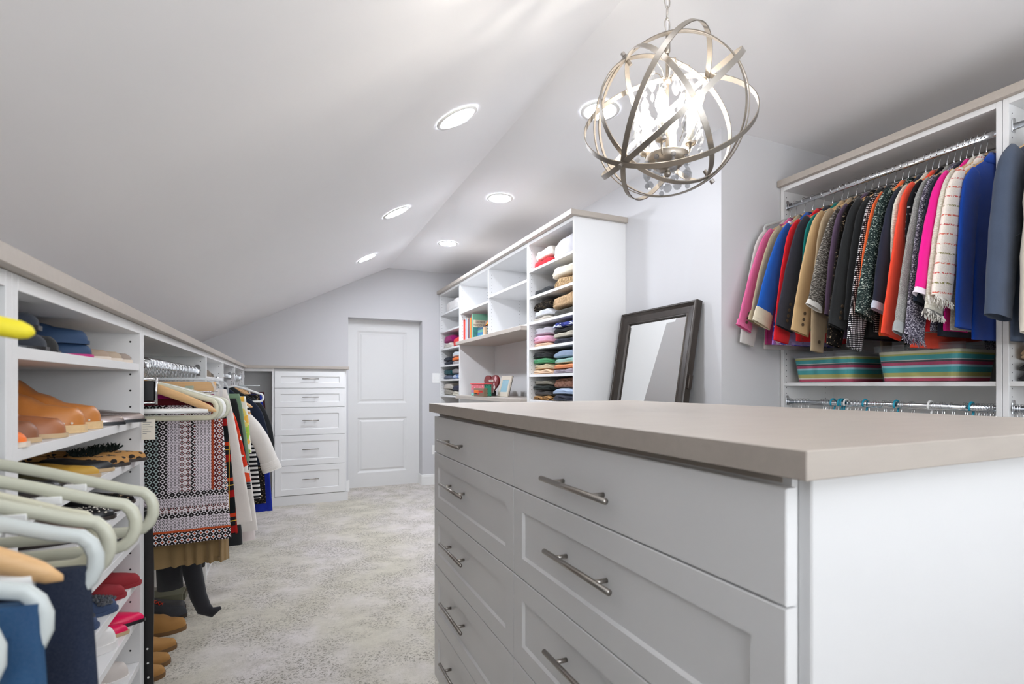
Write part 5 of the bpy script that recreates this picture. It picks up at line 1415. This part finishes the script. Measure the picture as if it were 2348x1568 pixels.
# ------------------------------------------------------------------ shoes
SHM = {}
def shoemat(key, rgb, rough=.5, **kw):
    if key not in SHM: SHM[key] = plain(key + '_leather', rgb, rough, **kw)
    return SHM[key]
def shoe(name, label, x, y, z, upper, sole, group, L=.25, W=.085, kind='flat', toe=1.0, rz_=0.0, solemat_h=.006, deco=None, lining=None, rough=None, cat='shoe'):
    """toe at +x end; (x, y, z) is the toe tip on the shelf"""
    t = thing(name, label, cat, (x, y, z), group, rz_)
    H = {'flat': (.020, .030, .038, .046), 'clog': (.040, .074, .098, .055), 'sneaker': (.038, .054, .060, .056), 'boot': (.044, .080, .17, .17), 'slipper': (.026, .040, .036, .028), 'oxford': (.032, .052, .070, .062)}[kind]
    open0, open1 = {'flat': (.48, .97), 'clog': (.62, .99), 'sneaker': (.60, .95), 'boot': (.70, .98), 'slipper': (.50, .99), 'oxford': (.60, .95)}[kind]
    St = 26; n = 17; rings = []; srings = []
    for k in range(St + 1):
        u = k / St                                     # 0 toe, 1 heel
        u = u ** 1.8; xx = -L * u
        if u < .35: w = W / 2 * (math.sin(min(1, (u + .004) / .37) * math.pi / 2) ** (.55 * toe))
        else: w = W / 2 * (1 - .26 * math.sin((u - .35) / .65 * math.pi * .62))
        if u > .9: w *= math.sqrt(max(.05, 1 - ((u - .9) / .1) ** 2 * .85))
        hs = [H[0] * .30, H[0] * .92, H[0] * 1.08, (H[0] + H[1]) * .56, max(H[1], H[2]) if kind in ('clog', 'sneaker', 'oxford', 'slipper') else H[1], H[2], H[3]]; us = [0, .05, .22, .38, .56, .78, 1]
        for i in range(6):
            if us[i] <= u <= us[i + 1]:
                q = (u - us[i]) / (us[i + 1] - us[i])
                if i: q = q * q * (3 - 2 * q)
                else: q = math.sqrt(q)
                h = hs[i] * (1 - q) + hs[i + 1] * q; break
        if k == 0: h *= .5
        opening = open0 < u < open1
        ring = []
        for j in range(n):
            s = j / (n - 1)                            # 0 left bottom .. 1 right bottom
            a = math.pi * s
            cx_, sz = math.cos(a), math.sin(a)
            yy = math.copysign(abs(cx_) ** .7, cx_) * w; zz_ = abs(sz) ** .75 * h
            if opening:
                d = abs(s - .5)
                if d < .30:                            # sink the middle down into the shoe
                    yy = (s - .5) / .30 * -w * .80; zz_ = solemat_h + .003 if d < .22 else h * (.55 if d < .26 else .96)
            ring.append((xx, yy, solemat_h + zz_))
        rings.append(ring)
        srings.append([(xx + .003 * (1 - 2 * u), (w + .003) * c, zq) for c, zq in ((-1, 0), (1, 0), (1, solemat_h + .002), (-1, solemat_h + .002))])
    m = MB(); m.loft(rings, True, True, closed=False)
    m.build('upper', upper, t, smooth=True)
    m = MB(); m.loft(srings)
    m.build('sole', sole, t)
    if kind in ('clog',):
        for k in range(9):
            q = k / 8
            for sd in (-1, 1):
                u = .05 + .33 * q; w = W / 2 * (math.sin(min(1, (u + .004) / .37) * math.pi / 2) ** (.55 * toe))
                MB().lathe([(.0025, 0), (.0022, .0015), (.0005, .0022)], n=6).xf(Matrix.Translation((-L * u, sd * (w + .001), solemat_h + .006)) @ Matrix.Rotation(R(-90 * sd), 4, 'X')).build('nail', M['page'], t)
    if deco == 'laces':
        for k in range(5):
            u = .36 + .055 * k; zt = solemat_h + H[1] * (.80 + .12 * k) + .004
            MB().tube([(-L * u, -.018, zt - .004), (-L * u - .006, 0, zt + .003), (-L * (u + .05), .018, zt)], .0022, 6).build('lace', lining or M['page'], t, smooth=True)
            MB().tube([(-L * u, .018, zt - .004), (-L * u - .006, 0, zt + .003), (-L * (u + .05), -.018, zt)], .0022, 6).build('lace', lining or M['page'], t, smooth=True)
    if deco in ('jewels', 'studs', 'pom'):
        rg = random.Random(len(bpy.data.objects)); m = MB(); cnt = 110 if deco == 'jewels' else 40
        for k in range(cnt):
            u = rg.uniform(.03, .32) if deco != 'pom' else rg.uniform(.2, .34); s = rg.uniform(.25, .75)
            a = math.pi * s; w = W / 2 * .95; h = H[0] * (.7 + 2.0 * min(u, .15)) + (H[1] - H[0]) * u
            p = (-L * u, math.cos(a) * w * .9, solemat_h + math.sin(a) ** .75 * h * .98)
            rr = rg.uniform(.0035, .006) if deco == 'jewels' else .0022
            m.lathe([(.0003, -rr), (rr * .8, -rr * .4), (rr, .1 * rr), (rr * .5, rr), (.0002, rr * 1.1)], p, 6)
        o = m.build('trimming', M['gem'] if deco == 'jewels' else (M['page'] if deco == 'studs' else upper), t); o['kind'] = 'stuff'
    if deco == 'bow':
        for sd in (-1, 1):
            MB().tube([(-L * .30, 0, H[0] + solemat_h), (-L * .30, sd * .02, H[0] + solemat_h + .010), (-L * .27, sd * .026, H[0] + solemat_h + .004)], [.003, .009, .004], 8).build('bow_loop', upper, t, smooth=True)
    if deco == 'fur':
        rg = random.Random(3); m = MB()
        for k in range(160):
            a = rg.uniform(0, 6.28); u = .35 + .1 * math.cos(a); p = Vector((-L * u, .034 * math.sin(a), solemat_h + H[1] * .8))
            q = p + Vector((rg.uniform(-.012, .012), rg.uniform(-.012, .012), rg.uniform(.006, .018))); m.tube([tuple(p), tuple(q)], .0012, 3)
        o = m.build('fur_trim', fab('blackgreen', 0), t); o['kind'] = 'stuff'
    return t
M['gem'] = plain('steel_grey_gems', (120, 124, 132), .12, .7, var=.5, nscale=120)
tan = shoemat('cognac', (196, 126, 62), .35); sil = shoemat('pewter', (150, 138, 134), .22, metal=.7); saddle = shoemat('saddle', (166, 104, 66), .4)
navyv = shoemat('navy_velvet', (44, 70, 104), .7); woodsole = wood('clog_sole_wood', (214, 180, 130), (232, 204, 160)); blk = shoemat('black_patent', (30, 30, 33), .3)
tansole = shoemat('tan_sole', (196, 170, 134), .6); darksole = shoemat('dark_sole', (52, 44, 40), .6)
s1 = 'shoes on the highest shoe shelf'; s2 = 'clogs and flats on the second shoe shelf'; s3 = 'shoes on the third shoe shelf'; s4 = 'shoes on the lower shoe shelves'
# highest shelf (1.279)
Z = 1.2796
shoe('slipper', 'navy slipper with pink lining, lower of the stacked pair', -.392, 1.405, Z, navyv, shoemat('hotpink', (190, 40, 120)), s1, kind='slipper', L=.21)
shoe('slipper', 'navy slipper lying on top of its pair on the highest shelf', -.398, 1.400, Z + .030, navyv, navyv, s1, kind='slipper', L=.21, solemat_h=.006)
shoe('loafer', 'dark charcoal fuzzy slipper beside the navy slippers', -.408, 1.275, Z, fab('charcoalfuzz', (52, 52, 52)), blk, s1, kind='oxford', L=.24)
shoe('slipper', 'lower dark grey boot slipper at the left of the highest shelf', -.388, 1.16, Z, fab('darkslate', (58, 62, 70)), blk, s1, kind='slipper', L=.25, W=.10)
shoe('slipper', 'upper dark slate slipper resting on the dark grey one', -.395, 1.15, Z + .036, fab('slateknit', (50, 56, 68)), blk, s1, kind='slipper', L=.25, W=.10, solemat_h=.006)
shoe('ballet_flat', 'taupe ballet flat with pale sole, left of the taupe group', -.385, 1.500, Z, shoemat('taupe_suede', (168, 148, 130), .8), shoemat('pale_sole', (222, 210, 196), .6), s1, L=.24, W=.075)
shoe('ballet_flat', 'beige ballet flat in the middle of the taupe group', -.380, 1.580, Z, shoemat('beige_suede', (182, 164, 144), .8), shoemat('pale_sole', 0), s1, L=.24, W=.075)
shoe('ballet_flat', 'greyish ballet flat at the right end of the highest shelf', -.378, 1.660, Z, shoemat('greige_suede', (160, 146, 136), .8), shoemat('pale_sole', 0), s1, L=.24, W=.072)
# second shelf (1.123)
Z = 1.1236
shoe('clog', 'cognac leather clog with pale nailed sole, front of the pair', -.378, 1.315, Z, tan, woodsole, s2, kind='clog', L=.27, W=.098, solemat_h=.014)
shoe('clog', 'cognac leather clog, rear one of the pair', -.380, 1.420, Z, tan, woodsole, s2, kind='clog', L=.27, W=.098, solemat_h=.014)
shoe('ballet_flat', 'pewter pointed flat beside the clogs', -.362, 1.530, Z, sil, blk, s2, L=.25, W=.078, toe=1.6)
shoe('ballet_flat', 'pewter pointed flat sticking out past the cabinet side', -.340, 1.625, Z, sil, blk, s2, L=.25, W=.078, toe=1.6)
shoe('loafer', 'brown saddle leather loafer in front of the clogs', -.375, 1.205, Z, saddle, shoemat('tan_sole', 0), s2, kind='oxford', L=.26, W=.082, solemat_h=.006)
shoe('loafer', 'darker brown loafer left of the saddle one', -.385, 1.120, Z, shoemat('brown', (140, 90, 62), .45), shoemat('tan_sole', 0), s2, kind='oxford', L=.26, W=.080, solemat_h=.006)
shoe('sandal', 'bright orange flat shoe at the left end of the second shelf', -.372, 1.040, Z, shoemat('bright_orange', (240, 118, 40), .5), shoemat('pale_sole', 0), s2, L=.25, W=.075)
# third shelf (1.018)
Z = 1.0186
leo = F['leopard']
shoe('loafer', 'leopard print flat with dark green fur trim', -.345, 1.655, Z, leo, darksole, s3, kind='flat', L=.25, W=.08, deco='fur')
shoe('loafer', 'second leopard print flat of the fur trimmed pair', -.362, 1.570, Z, leo, darksole, s3, kind='flat', L=.25, W=.08, deco='fur')
mus = shoemat('mustard', (206, 160, 60), .5)
shoe('ballet_flat', 'black pointed flat with mustard panel, right one', -.372, 1.480, Z, blk, shoemat('tan_sole', 0), s3, L=.26, W=.078, toe=1.7)
shoe('ballet_flat', 'black pointed flat with mustard panel, left one', -.375, 1.395, Z, mus, shoemat('tan_sole', 0), s3, L=.26, W=.078, toe=1.7)
shoe('ballet_flat', 'dark olive flat behind the hangers on the third shelf', -.385, 1.305, Z, shoemat('olive', (74, 70, 44), .5), darksole, s3, L=.25, W=.078)
shoe('ballet_flat', 'black flat at the left of the third shelf', -.385, 1.215, Z, blk, darksole, s3, L=.25, W=.078)
# fourth (.905) and fifth (.80)
Z = .9056
for k, (y, lb, mt, dc) in enumerate(((1.66, 'dark floral flat at the right end of the fourth shelf', F['lace'], None), (1.575, 'black studded flat on the fourth shelf', blk, 'studs'), (1.49, 'second black studded flat on the fourth shelf', blk, 'studs'), (1.40, 'taupe brown flat on the fourth shelf', shoemat('taupe_brown', (122, 92, 80), .5), None), (1.31, 'brown suede flat left on the fourth shelf', shoemat('brown', 0), None), (1.05, 'dark red shoe at the left end of the fourth shelf', shoemat('oxblood', (70, 24, 34), .5), None))):
    shoe('flat_shoe', lb, -.372 - .01 * (k % 2), y, Z, mt, darksole, s4, L=.25, W=.078, deco=dc)
Z = .8006
for k, (y, lb, mt, dc) in enumerate(((1.655, 'black sneaker flat with white stitched sole, right one', blk, 'studs'), (1.57, 'black flat with white stitched sole, left one', blk, 'studs'), (1.48, 'pale blush flat on the fifth shelf', shoemat('blush', (216, 196, 186), .5), None), (1.395, 'second pale blush flat on the fifth shelf', shoemat('blush', 0), None), (1.31, 'grey flat on the fifth shelf', shoemat('greyl', (130, 130, 128), .5), None))):
    shoe('flat_shoe', lb, -.385 - .012 * (k % 2), y, Z, mt, M['page'] if k < 2 else shoemat('pale_sole', 0), s4, L=.24, W=.076, deco=dc)
Z = .6856
rs = shoemat('red_suede', (146, 36, 44), .85)
shoe('loafer', 'dark red suede loafer, right one of the pair', -.358, 1.660, Z, rs, rs, s4, kind='slipper', L=.25, W=.080, deco='bow')
shoe('loafer', 'dark red suede loafer, left one of the pair', -.372, 1.578, Z, rs, rs, s4, kind='slipper', L=.25, W=.080, deco='bow')
ns = shoemat('navy_suede', (60, 76, 108), .8)
shoe('jewelled_flat', 'navy flat with grey jewels, right one', -.368, 1.490, Z, ns, ns, s4, kind='slipper', L=.25, W=.082, deco='jewels')
shoe('jewelled_flat', 'navy flat with grey jewels, left one, half hidden by jeans', -.380, 1.400, Z, ns, ns, s4, kind='slipper', L=.25, W=.082, deco='jewels')
Z = .5806
pkp = shoemat('neon_pink', (238, 22, 92), .3)
shoe('pump', 'neon pink pointed pump on the shelf below the red loafers', -.352, 1.672, Z, pkp, blk, s4, L=.25, W=.074, toe=1.6)
shoe('pump', 'second neon pink pump behind the white sneaker', -.372, 1.605, Z, pkp, shoemat('tan_sole', 0), s4, L=.25, W=.07, toe=1.6)
wh = shoemat('white_leather', (232, 230, 228), .5); pl_lace = shoemat('pink_lace', (226, 150, 160), .7)
shoe('sneaker', 'white sneaker with pink laces', -.380, 1.530, Z, wh, wh, s4, kind='sneaker', L=.27, W=.092, deco='laces', lining=pl_lace, solemat_h=.016)
shoe('sneaker', 'second white sneaker, closer to the jeans', -.392, 1.425, Z, wh, wh, s4, kind='sneaker', L=.27, W=.092, deco='laces', lining=pl_lace, solemat_h=.016)
Z = .4506
co = shoemat('coral', (232, 90, 78), .5)
shoe('sneaker', 'pale grey sneaker with coral tabs, right one', -.380, 1.640, Z, shoemat('pale_mesh', (210, 202, 196), .7), wh, s4, kind='sneaker', L=.26, W=.085, deco='laces', lining=co)
shoe('sneaker', 'pale grey sneaker with coral tabs, left one', -.392, 1.540, Z, shoemat('pale_mesh', 0), wh, s4, kind='sneaker', L=.26, W=.085, deco='laces', lining=co)
shoe('sandal', 'black flat on the shelf of coral tabbed sneakers', -.392, 1.44, Z, blk, darksole, s4, L=.25, W=.08)
# taupe shoes on the top shelf of the narrow cabinet
ts = 'taupe shoes on top of the narrow cabinet shelf'
tg = shoemat('taupe_canvas', (132, 120, 106), .8)
for y, lb in ((3.10, 'nearer taupe canvas shoe on the narrow cabinet shelf'), (3.21, 'second taupe canvas shoe on the narrow cabinet shelf')):
    shoe('canvas_shoe', lb, -.372, y, 1.2656, tg, tg, ts, kind='oxford', L=.25, W=.09)
shoe('canvas_shoe', 'flat taupe shoe beyond the two canvas ones', -.375, 3.34, 1.2656, shoemat('dark_taupe', (88, 80, 72), .7), tg, ts, L=.26, W=.09)
# floor row below the skirts
fs = 'shoes on the carpet below the skirts'
ts_ = shoemat('tan_suede_b', (170, 124, 68), .85); tsole = shoemat('brown_sole', (120, 88, 54), .7)
for y, x, lb in ((3.00, -.492, 'farthest tan suede boot on the carpet below the skirts'), (2.80, -.500, 'second tan suede boot from the far end'), (2.66, -.500, 'third tan suede boot, partly behind the belt'), (2.55, -.500, 'nearest tan suede boot, mostly behind the belt')):
    shoe('suede_boot', lb, x + .035, y, 0.0006, ts_, tsole, fs, kind='boot' if y > 2.9 else 'oxford', L=.27, W=.098, solemat_h=.016)
gb = shoemat('dark_grey_nubuck', (66, 68, 74), .8)
shoe('hiking_boot', 'dark grey boot with bright orange laces on the carpet', -.478, 3.16, .0006, gb, darksole, fs, kind='boot', L=.29, W=.100, solemat_h=.016, deco='laces', lining=shoemat('orange_red_lace', (236, 70, 40), .7))
shoe('hiking_boot', 'second dark grey boot behind the orange laced one', -.50, 3.27, .0006, shoemat('grey_nubuck', (92, 92, 94), .8), darksole, fs, kind='oxford', L=.29, W=.100, solemat_h=.016)
gbx = thing('storage_box', 'olive green and cream storage box on the carpet below the skirts', 'box', (-.64, 3.44, 0), None)
B(-.76, -.53, 3.38, 3.50, .0006, .045).build('box', plain('olive_card', (150, 150, 128), .7), gbx, world=True, bev=.002)
B(-.532, -.520, 3.385, 3.495, .006, .04).build('box_end', plain('dark_olive_card', (118, 116, 98), .7), gbx, world=True)
